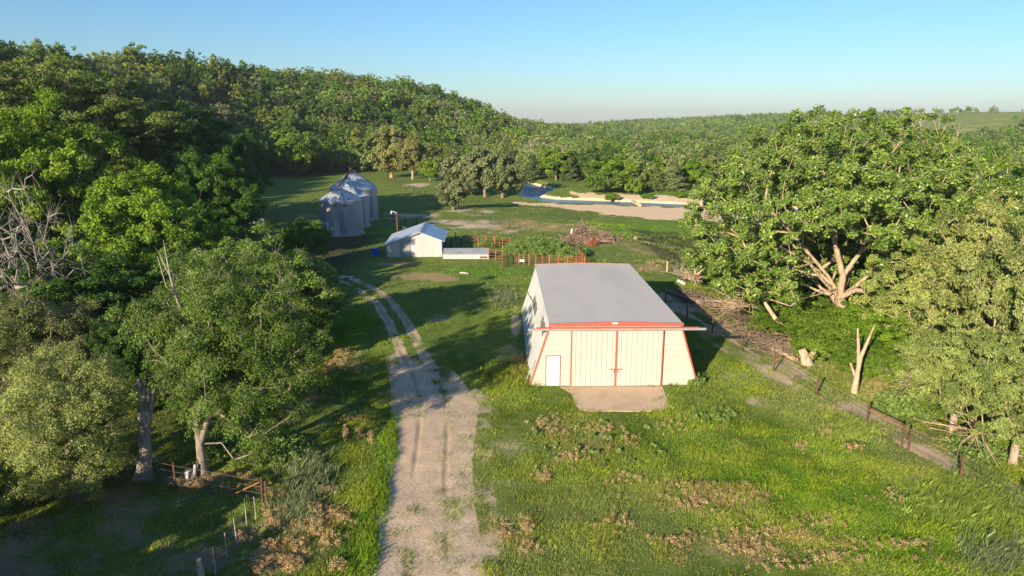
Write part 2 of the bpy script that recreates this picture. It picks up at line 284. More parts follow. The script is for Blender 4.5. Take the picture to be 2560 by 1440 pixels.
class MB:
    def __init__(s): s.V = []; s.F4 = []; s.F3 = []; s.n = 0
    def add(s, v, f4=(), f3=()):
        v = np.asarray(v, float); s.V.append(v)
        if len(f4): s.F4.append(np.asarray(f4)+s.n)
        if len(f3): s.F3.append(np.asarray(f3)+s.n)
        s.n += len(v)
    def hexa(s, c):       # 8 corners: bottom 4 ccw, top 4
        s.add(c, [(3, 2, 1, 0), (4, 5, 6, 7), (0, 1, 5, 4), (1, 2, 6, 5), (2, 3, 7, 6), (3, 0, 4, 7)])
    def box(s, x0, x1, y0, y1, z0, z1):
        s.hexa([(x0, y0, z0), (x1, y0, z0), (x1, y1, z0), (x0, y1, z0), (x0, y0, z1), (x1, y0, z1), (x1, y1, z1), (x0, y1, z1)])
    def bar(s, a, b, w, h=None):
        a = np.array(a, float); b = np.array(b, float); h = h or w; d = b-a; d /= np.linalg.norm(d)+1e-9
        u = np.cross(d, (0, 0, 1)); u = np.array((1., 0, 0)) if np.linalg.norm(u) < 1e-3 else u/np.linalg.norm(u); v = np.cross(u, d)
        q = [(-1, -1), (1, -1), (1, 1), (-1, 1)]
        s.hexa([a+u*i*w/2+v*j*h/2 for i, j in q]+[b+u*i*w/2+v*j*h/2 for i, j in q])
    def tubes(s, A, B, ra, rb, k=6, cap=False):
        A = np.atleast_2d(np.asarray(A, float)); B = np.atleast_2d(np.asarray(B, float)); n = len(A)
        ra = np.broadcast_to(ra, n).astype(float); rb = np.broadcast_to(rb, n).astype(float)
        d = B-A; d /= np.linalg.norm(d, axis=1, keepdims=True)+1e-9
        ref = np.where(np.abs(d[:, 2:3]) > .9, (1., 0, 0), (0, 0, 1.)); u = np.cross(d, ref); u /= np.linalg.norm(u, axis=1, keepdims=True)+1e-9; v = np.cross(d, u)
        t = np.arange(k)*2*pi/k; ring = u[:, None]*np.cos(t)[None, :, None]+v[:, None]*np.sin(t)[None, :, None]
        V = np.concatenate([A[:, None]+ring*ra[:, None, None], B[:, None]+ring*rb[:, None, None]], 1).reshape(-1, 3)
        j = np.arange(k); f = np.stack([j, j+k, (j+1) % k+k, (j+1) % k], 1)
        F = (f[None]+(np.arange(n)*2*k)[:, None, None]).reshape(-1, 4); s.add(V, F)
        if cap:
            tri = np.array([(0, a, a+1) for a in range(1, k-1)])
            s.F3.append(((tri+k)[None]+(np.arange(n)*2*k)[:, None, None]).reshape(-1, 3)+s.n-len(V))
            s.F3.append((tri[:, ::-1][None]+(np.arange(n)*2*k)[:, None, None]).reshape(-1, 3)+s.n-len(V))
    def path(s, pts, radii, k=6):                     # one continuous swept tube
        p = np.asarray(pts, float); n = len(p); rr = np.broadcast_to(radii, n).astype(float)
        t = np.gradient(p, axis=0) if n > 2 else np.repeat(p[1:]-p[:1], 2, 0); t /= np.linalg.norm(t, axis=1, keepdims=True)+1e-9
        u = np.cross(t[0], (0, 0, 1.)); u = np.array((1., 0, 0)) if np.linalg.norm(u) < 1e-3 else u/np.linalg.norm(u); a = np.arange(k)*2*pi/k; V = []
        for i in range(n):
            u = u-t[i]*(u@t[i]); u /= np.linalg.norm(u)+1e-9; w = np.cross(t[i], u); V.append(p[i]+(u*np.cos(a)[:, None]+w*np.sin(a)[:, None])*rr[i])
        j = np.arange(k); f = np.stack([j, (j+1) % k, (j+1) % k+k, j+k], 1); F = (f[None]+(np.arange(n-1)*k)[:, None, None]).reshape(-1, 4)
        V.append(p[-1:]); F3 = np.stack([j+(n-1)*k, (j+1) % k+(n-1)*k, np.full(k, n*k)], 1); s.add(np.concatenate(V), F, F3)
    def lathe(s, prof, k=24, c=(0, 0, 0), top=False):
        prof = np.asarray(prof, float); t = np.arange(k)*2*pi/k; n = len(prof)
        V = np.stack([prof[:, None, 0]*np.cos(t), prof[:, None, 0]*np.sin(t), np.broadcast_to(prof[:, None, 1], (n, k))], -1).reshape(-1, 3)+np.array(c)
        F = [(i*k+j, i*k+(j+1) % k, (i+1)*k+(j+1) % k, (i+1)*k+j) for i in range(n-1) for j in range(k)]
        F3 = []
        if top:
            V = np.vstack([V, [(c[0], c[1], c[2]+prof[-1, 1])]]); F3 = [((n-1)*k+j, (n-1)*k+(j+1) % k, n*k) for j in range(k)]
        s.add(V, F, F3)
    def build(s, name, mat, parent=None, loc=(0, 0, 0), rz=0., smooth=False):
        me = mesh_np(name, np.concatenate(s.V), ([np.concatenate(s.F4)] if s.F4 else [])+([np.concatenate(s.F3)] if s.F3 else []), mat, smooth=smooth)
        return link(name, me, parent, loc, rz)
# ------------------------------------------------------------------ ground sheet
def build_ground():
    va = np.arange(-42, 42.01, .12)
    th = np.radians(np.concatenate([np.arange(-180, -60, 4), np.arange(-60, -42, 1.), va, np.arange(43, 60, 1.), np.arange(60, 180, 4)]))
    r = [1.5]
    while r[-1] < 4200: r.append(r[-1]+(1.5 if r[-1] < 16 else max(.22, r[-1]*.0042)) if r[-1] < 700 else r[-1]*1.02)
    r = np.array(r); na, nr = len(th), len(r)
    R, T = np.meshgrid(r, th, indexing='ij'); X = (R*np.sin(T)).ravel(); Y = (R*np.cos(T)).ravel()
    Z = Zt(X, Y)
    soil, sand, dry, lush, drive, path = masks(X, Y)
    a = np.arctan2(X, Y); RR = np.hypot(X, Y); rb = np.interp(a, HA, HT[:, 1])
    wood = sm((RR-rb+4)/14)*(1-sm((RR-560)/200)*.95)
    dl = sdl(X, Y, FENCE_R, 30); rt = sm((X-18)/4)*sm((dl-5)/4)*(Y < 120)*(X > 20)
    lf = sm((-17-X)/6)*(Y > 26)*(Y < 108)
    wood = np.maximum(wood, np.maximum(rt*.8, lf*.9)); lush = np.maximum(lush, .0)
    dry = np.where(RR > 500, .0, dry)
    Z = Z - .0*soil
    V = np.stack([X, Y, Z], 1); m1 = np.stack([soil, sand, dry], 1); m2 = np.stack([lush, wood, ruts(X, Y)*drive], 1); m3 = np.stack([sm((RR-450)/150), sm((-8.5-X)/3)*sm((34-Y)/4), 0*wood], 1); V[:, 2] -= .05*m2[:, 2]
    i, j = np.meshgrid(np.arange(nr-1), np.arange(na), indexing='ij'); j2 = (j+1) % na
    F = np.stack([i*na+j, i*na+j2, (i+1)*na+j2, (i+1)*na+j], -1).reshape(-1, 4)[:, ::-1]
    cls = np.zeros(len(V), int); cls[(wood > .5) & (Z > 1.2)] = 4
    cls[path > .5] = 3; cls[sand > .5] = 2; cls[drive > .5] = 1
    fc = cls[F[:, 0]]
    fc = fc.astype(int)
    for c, nm, lb in ((0, 'ground', 'green and dry grass pasture floor between the barn and the creek'), (1, 'driveway', 'pale sandy two-track driveway curving past the barn'), (2, 'sandbar', 'tan sandbar and sandy bank beside the creek'),
                      (3, 'dirt_path', 'bare brown cattle path along the right-hand fence'), (4, 'hillside', 'wooded hillside and rolling hills')):
        f = F[fc == c]
        if not len(f): continue
        u, inv = np.unique(f, return_inverse=True)
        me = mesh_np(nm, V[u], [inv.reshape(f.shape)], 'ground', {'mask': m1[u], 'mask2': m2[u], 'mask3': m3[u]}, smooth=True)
        o = link(nm, me); o['kind'] = 'structure'; o['label'] = lb
build_ground()
rv = poly([(1300, 452), (1360, 452), (1420, 480), (1440, 492), (1577, 497), (1740, 503), (2020, 514), (2020, 536), (1740, 526), (1577, 519), (1465, 514), (1382, 510), (1290, 500), (1290, 480)], -1.3)
n = len(rv); c = rv.mean(0)
o = link('creek_water', mesh_np('creek_water', np.c_[rv, np.full(n, -1.3)], [np.arange(n)[None]], 'water')); o['kind'] = 'structure'; o['label'] = 'shallow blue creek bending past the sandbar'
# ------------------------------------------------------------------ barn
def barn():
    E = empty('metal_barn', (BARN_O[0], BARN_O[1], 0), BARN_R)
    tag(E, 'large cream metal barn with sloping sides, red trim and flat grey ribbed roof', 'barn')
    L = 19.4; bx, tx, ze, zr = 5.78, 4.43, 4.42, 4.54
    w = MB()   # front wall: slab cut round the doors, horizontal lap ribs
    def side(z): return bx-(bx-tx)*z/ze
    def slab(mb, x0b, x1b, x0t, x1t, z0, z1, y0, y1): mb.hexa([(x0b, y0, z0), (x1b, y0, z0), (x1b, y1, z0), (x0b, y1, z0), (x0t, y0, z1), (x1t, y0, z1), (x1t, y1, z1), (x0t, y1, z1)])
    z = 0.02; k = 0
    while z < ze-.02:
        z1 = min(z+.42, ze)
        slab(w, -side(z), side(z), -side(z1), side(z1), z, z1-.03, 0, .10)
        slab(w, -side(z1-.03), side(z1-.03), -side(z1), side(z1), z1-.03, z1, .05, .10); z = z1
    w.hexa([(-tx, 0, ze), (tx, 0, ze), (tx, .1, ze), (-tx, .1, ze), (-.05, 0, zr), (.05, 0, zr), (.05, .1, zr), (-.05, .1, zr)])
    w.build('front_wall', 'cream_siding', E)
    w = MB(); w.hexa([(-bx, L-.1, 0), (bx, L-.1, 0), (bx, L, 0), (-bx, L, 0), (-tx, L-.1, ze), (tx, L-.1, ze), (tx, L, ze), (-tx, L, ze)]); w.build('rear_wall', 'pale_sheeting', E)
    for s in (-1, 1):   # sloping side walls, corrugated up the slope
        n = 120; t = np.linspace(.1, L-.1, n*2); off = np.where((np.arange(n*2) % 8) < 2, .035, 0.)
        V = []; 
        for zz, fr in ((0, 0.), (ze, 1.)): V.append(np.stack([s*(bx+(tx-bx)*fr+off), t, np.full(2*n, zz)+off*0], 1))
        V.append(V[0]-(s*.09, 0, 0)); V.append(V[1]-(s*.09, 0, 0))
        V = np.concatenate(V); N = 2*n; j = np.arange(N-1)
        F = np.concatenate([np.stack([j, j+1, j+1+N, j+N], 1), np.stack([j+2*N, j+3*N, j+1+3*N, j+1+2*N], 1)])
        mb = MB(); mb.add(V, F if s > 0 else F); o = mb.build('side_wall', 'pale_sheeting', E)
    # roof: cross-ribbed sheet with low ridge
    n = int(L/.075)+1; t = np.linspace(-.12, L+.05, n); zz = np.where((np.arange(n) % 4) < 2, 0, .03)
    X = [-tx-.1, 0, tx+.1]; V = np.concatenate([np.stack([np.full(n, x), t, zz+(zr+.03 if x == 0 else ze+.05)], 1) for x in X]); j = np.arange(n-1)
    F = np.concatenate([np.stack([j+a*n, j+(a+1)*n, j+1+(a+1)*n, j+1+a*n], 1) for a in (0, 1)])
    mb = MB(); mb.add(V, F)
    e0 = MB(); roof = mb.build('roof', 'roof_steel', E)
    def fascia(y0, y1, z0, dz0):
        f = MB()
        for s in (-1, 1):
            q = [(0, y0), (s*(tx+.12), y0), (s*(tx+.12), y1), (0, y1)]
            lo = [(x, y, z0+(0 if x else 0)) for x, y in q]; hi = [(x, y, (zr+.11 if x == 0 else ze+.12)) for x, y in q]
            if s < 0: lo = lo[::-1]; hi = hi[::-1]
            f.hexa(lo+hi)
        return f
    fascia(-.22, -.125, ze-.07, 0).build('front_fascia', 'red_trim', E)
    fascia(L+.055, L+.12, ze-.1, 0).build('rear_fascia', 'red_trim', E)
    for s, nm in ((-1, 'corner_trim'), (1, 'corner_trim')):
        f = MB(); w_ = .11; x = lambda z: s*side(z)
        f.hexa([(x(0)-w_/2+s*.03, -.03, 0), (x(0)+w_/2+s*.03, -.03, 0), (x(0)+w_/2+s*.03, .06, 0), (x(0)-w_/2+s*.03, .06, 0), (x(ze)-w_/2+s*.03, -.03, ze-.15), (x(ze)+w_/2+s*.03, -.03, ze-.15), (x(ze)+w_/2+s*.03, .06, ze-.15), (x(ze)-w_/2+s*.03, .06, ze-.15)])
        f.build(nm, 'red_trim', E)
    t = MB(); t.box(-5.95, 6.05, -.34, -.235, 4.08, 4.235); t.build('door_track', 'rail_steel', E)
    t = MB(); t.box(-5.4, 5.55, -.40, -.225, 4.24, 4.30); t.build('track_cover', 'red_trim', E)
    # sliding doors
    for (x0, x1, s) in ((-3.03, .07, -1), (.07, 3.25, 1)):
        d = MB(); d.box(x0+.04, x1-.04, -.16, -.09, .05, 4.02); x = x0+.3
        while x < x1-.12: d.box(x-.02, x+.02, -.205, -.162, .07, 4.0); x += .355
        D = d.build('sliding_door', 'cream_siding', E)
        f = MB(); f.box(x0, x0+.07, -.2, -.085, .04, 4.06); f.box(x1-.07, x1, -.2, -.085, .04, 4.06); f.box(x0+.07, x1-.07, -.2, -.085, 4.0, 4.06); f.build('door_edging', 'red_trim', D)
        h = MB(); h.box(s*.1+.07-.22+s*.15, .07+s*.1+.22+s*.15, -.235, -.205, 1.26, 1.31); h.tubes([(.07+s*.13, -.23, 1.02)], [(.07+s*.13, -.23, 1.25)], .02, .02, 6, True); h.build('latch', 'door_hardware', D)
    d = MB(); d.box(-4.67, -3.76, -.045, -.005, .04, 2.17); D = d.build('walk_door', 'white_paint', E)
    f = MB(); f.box(-4.73, -4.67, -.06, -.004, .03, 2.23); f.box(-3.76, -3.72, -.06, -.004, .03, 2.23); f.box(-4.67, -3.76, -.06, -.004, 2.17, 2.23); f.build('door_frame', 'red_trim', D)
    f = MB(); f.tubes([(-3.86, -.1, 1.02)], [(-3.86, -.046, 1.02)], .035, .03, 8, True); f.build('door_knob', 'rail_steel', D)
    p = MB(); p.box(-.28, .08, -.245, -.222, 4.5, 4.62); S = p.build('name_plate', 'white_paint', E)
    # translucent side panels and gap vents on the left wall
    def onwall(tt, zz): return (-side(zz)-.04-.012, tt, zz)
    for (t0, t1, z0, z1) in ((1.4, 4.3, 3.15, 3.75), (8.6, 12.8, 2.55, 3.15)):
        p = MB(); k = 6
        for i in range(k):
            a = t0+(t1-t0)*i/k; b_ = t0+(t1-t0)*(i+1)/k-.05; dz = .06*((i*7) % 3-1)
            c = [onwall(a, z0+dz), onwall(b_, z0+dz), onwall(b_, z1+dz), onwall(a, z1+dz)]
            p.hexa([tuple(np.array(q)-(0.0, 0, 0)) for q in c]+[tuple(np.array(q)-(.012, 0, 0)) for q in c])
        p.build('translucent_panel', 'dark_panel', E)
    for i in range(8):
        a = 12.9+i*.78; c = [onwall(a, 2.55-.09*i), onwall(a+.35, 2.5-.09*i), onwall(a+.35, 2.66-.09*i), onwall(a, 2.7-.09*i)]
        p = MB(); p.hexa(c+[tuple(np.array(q)-(.012, 0, 0)) for q in c]); p.build('vent_slot', 'dark_panel', E)
    # loose pipe and rusty scrap by the left wall
    p = MB(); p.bar((-6.05, .9, .05), (-5.35, 1.1, 1.55), .06); o = p.build('leaning_board', 'bleached_wood', None, (BARN_O[0], BARN_O[1], 0), BARN_R); tag(o, 'thin pale board leaning on the front end of the barn side wall', 'board')
    p = MB(); r = np.random.default_rng(4)
    for i in range(26): q = np.array((-6.25+r.normal()*.2, 1.0+r.random()*6, .05+r.random()*.25)); p.bar(q, q+(r.normal()*.15, r.normal()*.5, r.random()*.2), .07, .07)
    o = p.build('scrap_heap', 'rust', None, (BARN_O[0], BARN_O[1], 0), BARN_R); tag(o, 'low line of rusty scrap along the foot of the barn side wall', 'scrap')
    # apron
    ap = poly([(1440, 967), (1400, 967.5), (1430, 985), (1438, 1010), (1452, 1026), (1478, 1029), (1530, 1028), (1600, 1029), (1650, 1027), (1672, 1022), (1668, 1000), (1656, 967)])
    n = len(ap); cc = ap.mean(0); ang = np.argsort(np.arctan2(ap[:, 1]-cc[1], ap[:, 0]-cc[0])); ap = ap[ang]
    V = np.vstack([np.c_[ap, np.full(n, .035)], np.c_[ap, np.full(n, -.15)]]); j = np.arange(n)
    o = link('concrete_apron', mesh_np('concrete_apron', V, [j[None], np.stack([j+n, (j+1) % n+n, (j+1) % n, j], 1)], 'concrete')); o['kind'] = 'structure'; o['label'] = 'stained tan concrete pad in front of the sliding doors'
barn()
# ------------------------------------------------------------------ grain bins
def text_bent(s, size, R, z, a0, parent, mat, nm):
    cu = bpy.data.curves.new(nm, 'FONT'); cu.body = s; cu.size = size; cu.extrude = .01; cu.resolution_u = 2; cu.space_character = 1.1
    o = bpy.data.objects.new(nm, cu); COL.objects.link(o); dg = bpy.context.evaluated_depsgraph_get(); me = bpy.data.meshes.new_from_object(o.evaluated_get(dg))
    bpy.data.objects.remove(o); n = len(me.vertices); v = np.zeros(n*3, np.float32); me.vertices.foreach_get('co', v); v = v.reshape(-1, 3)
    w = v[:, 0].max(); a = a0+(v[:, 0]-w/2)/R; rr = R+.03+v[:, 2]
    q = np.stack([rr*np.sin(a), -rr*np.cos(a), v[:, 1]+z], 1); me.vertices.foreach_set('co', q.astype(np.float32).ravel()); me.materials.clear(); me.materials.append(MATS[mat]); me.update()
    return link(nm, me, parent)
def bin_(x, y, R, he, hp, label, wallm, ribs, capr=.35, k=96):
    E = empty('grain_bin', (x, y, 0)); tag(E, label, 'grain bin', 'galvanised grain bins')
    z = np.arange(0, he, .1); prof = [(R+(.02 if i % 2 else 0), q) for i, q in enumerate(z)]+[(R, he)]
    m = MB(); m.lathe(prof, k); m.build('wall', wallm, E, smooth=False)
    m = MB(); m.lathe([(R+.25, -.2), (R+.25, .08), (R, .09)], 40); m.build('foundation_ring', 'concrete', E)
    m = MB(); m.lathe([(R+.13, he-.06), (capr, hp), (0.01, hp+.01)], k); rf = m.build('roof', 'galvanised_roof', E)
    m = MB(); t = np.arange(ribs)*2*pi/ribs; c = np.stack([np.cos(t), np.sin(t)], 1)
    m.tubes(np.c_[c*(R+.12), np.full(ribs, he-.02)], np.c_[c*capr, np.full(ribs, hp+.03)], .035, .03, 4); m.build('roof_rib', 'sheet_patch', rf)
    m = MB(); m.lathe([(capr+.1, hp-.02), (capr+.12, hp+.1), (.1, hp+.22)], 20, top=True); m.build('roof_cap', 'galvanised_roof', rf)
    return E, rf
def ladder(parent, R, z0, z1, a, he=None, hp=None, name='ladder', mat='dark_steel'):
    m = MB(); q = lambda an, r, z: (r*sin(an), -r*cos(an), z); w = .2/R
    for s in (-1, 1): m.bar(q(a+s*w, R+.13, z0), q(a+s*w, R+.13, z1), .03)
    z = z0+.15
    while z < z1: m.bar(q(a-w, R+.13, z), q(a+w, R+.13, z), .03); z += .42
    if hp:
        for i in range(6):
            f = i/6*.8+.05; r = R*(1-f); zz = he+(hp-he)*f+.1; m.bar((r*sin(a)-.25, -r*cos(a), zz), (r*sin(a)+.25, -r*cos(a), zz), .05)
        for e in (-.25, .25): m.bar((R*.95*sin(a)+e, -R*.95*cos(a), he+(hp-he)*.05+.1), (R*.15*sin(a)+e, -R*.15*cos(a), he+(hp-he)*.85+.1), .04)
    return m.build(name, mat, parent)
B1, r1 = bin_(-27.5, 109.7, 3.33, 5.55, 7.25, 'nearest grain bin, dull grey with black hand-painted letters under its roof edge', 'old_galvanised', 28)
ladder(B1, 3.33, .6, 4.2, .27, 5.55, 7.25)
text_bent('EATON', .62, 3.36, 4.62, .2, B1, 'lettering', 'painted_lettering')
m = MB(); a = .02; 
for i in range(7): m.box(-.42+.12*i*0, .42, -3.45, -3.37, .15+i*.3, .42+i*.3)
m.build('bin_door', 'galvanised_roof', B1)
m = MB(); m.box(-.4, 0, -2.6, -2.25, 6.0, 6.17); m.build('roof_hatch', 'rust', r1)
m = MB(); m.path([(-2.8, -2.9, 2.35), (-2.2, -3.2, 2.1), (-1.35, -3.5, 2.0)], .07, 8); m.path([(-1.35, -3.5, 2.0), (-1.35, -3.55, 1.0), (-1.1, -3.75, .1)], .09, 8); m.box(-1.5, -1.2, -3.6, -3.3, 1.85, 2.35); m.build('unloading_spout', 'white_paint', B1)
B2, r2 = bin_(-28.1, 117.6, 3.4, 5.35, 6.95, 'small grain bin in the middle, mostly hidden behind the lettered one', 'galvanised', 28)
ladder(B2, 3.4, .6, 5., .95)
B3, r3 = bin_(-29.2, 126.6, 4.22, 5.75, 8.75, 'largest grain bin at the back with steep dark-ribbed conical roof', 'galvanised', 36)
ladder(B3, 4.22, .6, 5.3, 1.0)
m = MB(); m.path([(-28.3, 111.5, 7.15), (-29.0, 124.6, 9.25)], .16, 8); m.bar((-28.45, 114.5, 7.2), (-28.9, 123.5, 8.8), .06)
A = empty('grain_auger', (0, 0, 0)); tag(A, 'rusty red auger tube rising to the peak of the largest grain bin', 'auger')
m.build('tube', 'rust', A); m = MB(); m.box(-29.25, -28.95, 124.4, 124.9, 9.2, 9.5); m.tubes([(-29.1, 124.9, 9.2)], [(-29.15, 126.3, 8.7)], .18, .15, 8); m.box(-29.2, -28.9, 126.3, 126.6, 8.6, 9.0); m.build('discharge_head', 'rust', A)
# ------------------------------------------------------------------ gabled shed, feed bunk, barrels, yard light
def shed():
    E = empty('gabled_shed', (-13, 90, 0), RAD(2.6)); tag(E, 'small corrugated shed with pale blue-grey gable roof near the grain bins', 'shed')
    x0, x1, xr = -3.75, 3.6, .75; L = 8.6; z0, z1, zr = 1.75, 2.2, 3.3
    w = MB(); xs = np.linspace(x0, x1, 97); top = np.where(xs < xr, z0+(zr-z0)*(xs-x0)/(xr-x0), zr+(z1-zr)*(xs-xr)/(x1-xr)); off = np.where(np.arange(97) % 4 < 2, 0, -.012)
    for yy, sg in ((0, 1), (L, -1)):
        V = np.concatenate([np.stack([xs, yy+off*sg, 0*xs], 1), np.stack([xs, yy+off*sg, top], 1)]); j = np.arange(96); w.add(V, np.stack([j, j+1, j+98, j+97], 1) if sg > 0 else np.stack([j, j+97, j+98, j+1], 1))
        w.build('end_wall', 'corrugated_wall', E); w = MB()
    for xx, zz in ((x0, z0), (x1-.06, z1)):
        w = MB(); w.box(xx, xx+.06, .03, L-.03, 0, zz-.03); w.build('side_wall', 'corrugated_wall', E)
    p = MB(); p.box(-2.0, -.55, -.06, -.034, .05, 2.3); p.build('wall_patch', 'sheet_patch', E)
    for (xa, za, xb, zb) in ((x0-.35, z0-.12, xr, zr+.03), (xr, zr+.03, x1+.4, z1-.13)):
        r = MB(); n = 61; t = np.linspace(-.45, L+.35, n); o = np.where(np.arange(n) % 4 < 2, 0, .0)
        r.hexa([(xa, -.45, za), (xb, -.45, zb), (xb, L+.35, zb), (xa, L+.35, za), (xa, -.45, za+.06), (xb, -.45, zb+.06), (xb, L+.35, zb+.06), (xa, L+.35, za+.06)])
        s_ = np.arange(0, 1.01, .09)
        for f in s_: r.bar((xa+(xb-xa)*f, -.44, za+(zb-za)*f+.07), (xa+(xb-xa)*f, L+.34, za+(zb-za)*f+.07), .05, .035)
        r.build('roof_slope', 'galvanised_roof', E)
    r = MB(); r.bar((xr, -.47, zr+.13), (xr, L+.37, zr+.13), .3, .03); r.build('ridge_cap', 'galvanised', E)
shed()
E = empty('low_lean_to', (-9.15, 88.6, 0), RAD(-.5)); tag(E, 'long low shelter of rusty grey metal sheets joined to the right of the shed', 'lean-to')
m = MB(); m.box(0, 6.1, 0, .05, 0, .62); m.box(0, .05, .05, 1.5, 0, .9); m.box(6.05, 6.1, .05, 1.5, 0, .9); m.build('front_panel', 'corrugated_wall', E)
m = MB()
for i in range(3): m.hexa([(i*2.03, -.12, .63+.01*i), (i*2.03+2.02, -.12, .63+.01*i), (i*2.03+2.02, 1.6, 1.12+.01*i), (i*2.03, 1.6, 1.12+.01*i), (i*2.03, -.12, .67+.01*i), (i*2.03+2.02, -.12, .67+.01*i), (i*2.03+2.02, 1.6, 1.16+.01*i), (i*2.03, 1.6, 1.16+.01*i)])
m.build('roof_sheet', 'galvanised', E)
m = MB(); m.box(4.9, 5.9, -.02, -.003, .12, .34); m.build('rusty_patch', 'rust', E)
for i, (px, R, h, lb) in enumerate(((934, .31, .98, 'taller blue barrel with a black band left of the shed'), (944.5, .29, .78, 'shorter open blue barrel beside the banded one'))):
    y = 91.3+.2*i; x = Xat(px, y); z = G(x, y)-.03; E = empty('barrel', (x, y, z)); tag(E, lb, 'barrel', 'blue barrels')
    m = MB(); m.lathe([(R*.93, 0), (R, .12*h), (R*1.03, .33*h), (R, .36*h), (R*1.03, .66*h), (R, .7*h), (R, .95*h), (R*.95, h)], 20, top=(i == 0)); m.build('drum', 'blue_plastic', E)
    if i == 0: m = MB(); m.lathe([(R*1.05, .7*h), (R*1.07, .72*h), (R*1.07, .80*h), (R*1.05, .82*h)], 20); m.build('band', 'black_rubber', E)
    else: m = MB(); m.lathe([(R*.9, h*.75), (.01, h*.75)], 20); m.build('inside_liner', 'blue_plastic', E)
E = empty('yard_light', (-17.35, 102.5, 0)); tag(E, 'rusty yard light pole with a white lamp arm behind the shed', 'lamp')
m = MB(); m.tubes([(0, 0, 0)], [(0, 0, 4.45)], .14, .11, 8, True); m.build('pole', 'rust', E)
m = MB(); m.path([(0, 0, 4.1), (-.25, -.05, 4.4), (-.6, -.1, 4.5), (-.8, -.1, 4.42)], .05, 6); m.build('arm', 'white_paint', E)
m = MB(); m.lathe([(.10, 4.15), (.14, 4.25), (.09, 4.4), (.04, 4.52), (.02, 4.65)], 12, (-.8, -.1, 0), True); m.build('lamp_head', 'white_paint', E)
m = MB(); xs = np.linspace(0, 2.6, 14); V = np.concatenate([np.stack([xs, 0*xs+k*.9, 2.15-.42*xs/2.6*1.5+.08*np.sin(xs*4+k)-.25*k], 1) for k in (0, 1, 2)]); j = np.arange(13)
m.add(V, np.concatenate([np.stack([j+a*14, j+1+a*14, j+15+a*14, j+14+a*14], 1) for a in (0, 1)])); m.add(V-(0, 0, .05), np.concatenate([np.stack([j+14+a*14, j+15+a*14, j+1+a*14, j+a*14], 1) for a in (0, 1)]))
E = empty('tin_shelter', (-17.0, 103.3, 0)); tag(E, 'bent sheet of tin on posts just behind the yard light', 'shelter'); m.build('tin_sheet', 'galvanised_roof', E)
for x, y, z in ((.1, .1, 2.05), (2.4, .1, 1.45), (.1, 1.7, 1.6), (2.4, 1.7, 1.0)): m = MB(); m.bar((x, y, 0), (x, y, z), .1); m.build('post', 'rust', E)
# ------------------------------------------------------------------ fences
def wire_fence(name, label, cat, base, h, pr, pm, wires, group='wire fences', wr=.012, sag=.0, extra=None, ph=None, square=False):
    pts = [P(*b) if len(b) == 2 else np.array(b) for b in base]; E = empty(name, tuple(pts[0])); tag(E, label, cat, group); o = pts[0]
    R = np.random.default_rng(len(pts)+int(pr*1000))
    for i, p in enumerate(pts):
        m = MB(); q = p-o; hh = h*(1+R.uniform(-.06, .06)); t = R.normal(size=2)*.03
        if square: m.bar(q-(0, 0, .3), q+(t[0], t[1], hh), pr*2)
        else: m.tubes([q-(0, 0, .3)], [q+(t[0], t[1], hh)], pr, pr*.95, 7, True)
        m.build('post', pm, E)
    for k in range(wires):
        m = MB(); z = h*(.2+.72*k/max(1, wires-1)); q = np.array([p-o+(0, -pr, z) for p in pts]); m.path(q, wr, 3); m.build('wire', 'wire', E)
    if extra: extra(E, [p-o for p in pts])
    return E
def brace_r(E, q):
    m = MB(); a = q[6]; b_ = q[6]*.15+q[7]*.85; m.tubes([a+(0, 0, 1.1)], [b_+(0, 0, 1.15)], .04, .04, 7); m.build('brace_rail', 'orange_rust', E)
    m = MB(); m.tubes([b_-(0, 0, .3)], [b_+(0, 0, 1.3)], .06, .06, 7, True); m.build('post', 'rust', E)
wire_fence('wire_fence', 'wire fence with thick rusty posts running beside the cattle path to the barn', 'fence', FENCE_R_PX, 1.35, .062, 'rust', 5, extra=brace_r)
wire_fence('wire_fence', 'dark-posted fence crossing the yard from the shed towards the brush pile', 'fence', [(1147, 516), (1165, 526), (1186, 538), (1206, 547), (1226, 555), (1250, 564), (1274, 572), (1300, 584), (1328, 591), (1359, 599), (1392, 607)], 1.25, .06, 'dark_steel', 3)
wire_fence('wire_fence', 'dark-posted fence across the far pasture below the pale willow', 'fence', [(971, 452), (991, 457), (1001, 464), (1013, 468), (1024, 472), (1036, 479), (1048, 485), (1062, 490), (1074, 496), (1089, 504), (1116, 510), (1147, 516.5)], 1.3, .07, 'dark_steel', 3)
wire_fence('wire_fence', 'short run of dark posts between the grain bins and the shed', 'fence', [(955, 537), (982, 553), (1011, 562), (1042, 567), (1090, 584), (1139, 601)], 1.3, .07, 'dark_steel', 2)
def brace_l(E, q):
    m = MB(); m.tubes([q[-2]+(0, 0, .1)], [q[-1]+(0, 0, 1.2)], .07, .07, 6); m.build('brace_rail', 'dark_steel', E)
wire_fence('wire_fence', 'faint wire fence left of the grain bins ending in a slanted brace', 'fence', [(660, 524), (692, 523), (733, 517), (768, 512), (792, 510)], 1.3, .06, 'dark_steel', 3, extra=brace_l)
wire_fence('board_fence', 'dark wooden board fence between the shed and the orange panels', 'fence', [(1112, 626), (1127, 622), (1153, 614), (1179, 608), (1197, 607)], 1.35, .13, 'dark_steel', 0, extra=lambda E, q: [(lambda m: ([m.bar(q[i]+(0, -.1, z), q[i+1]+(0, -.1, z), .05, .12) for i in range(4)], m.build('board', 'rail_dark', E)))(MB()) for z in (.4, .75, 1.1)])
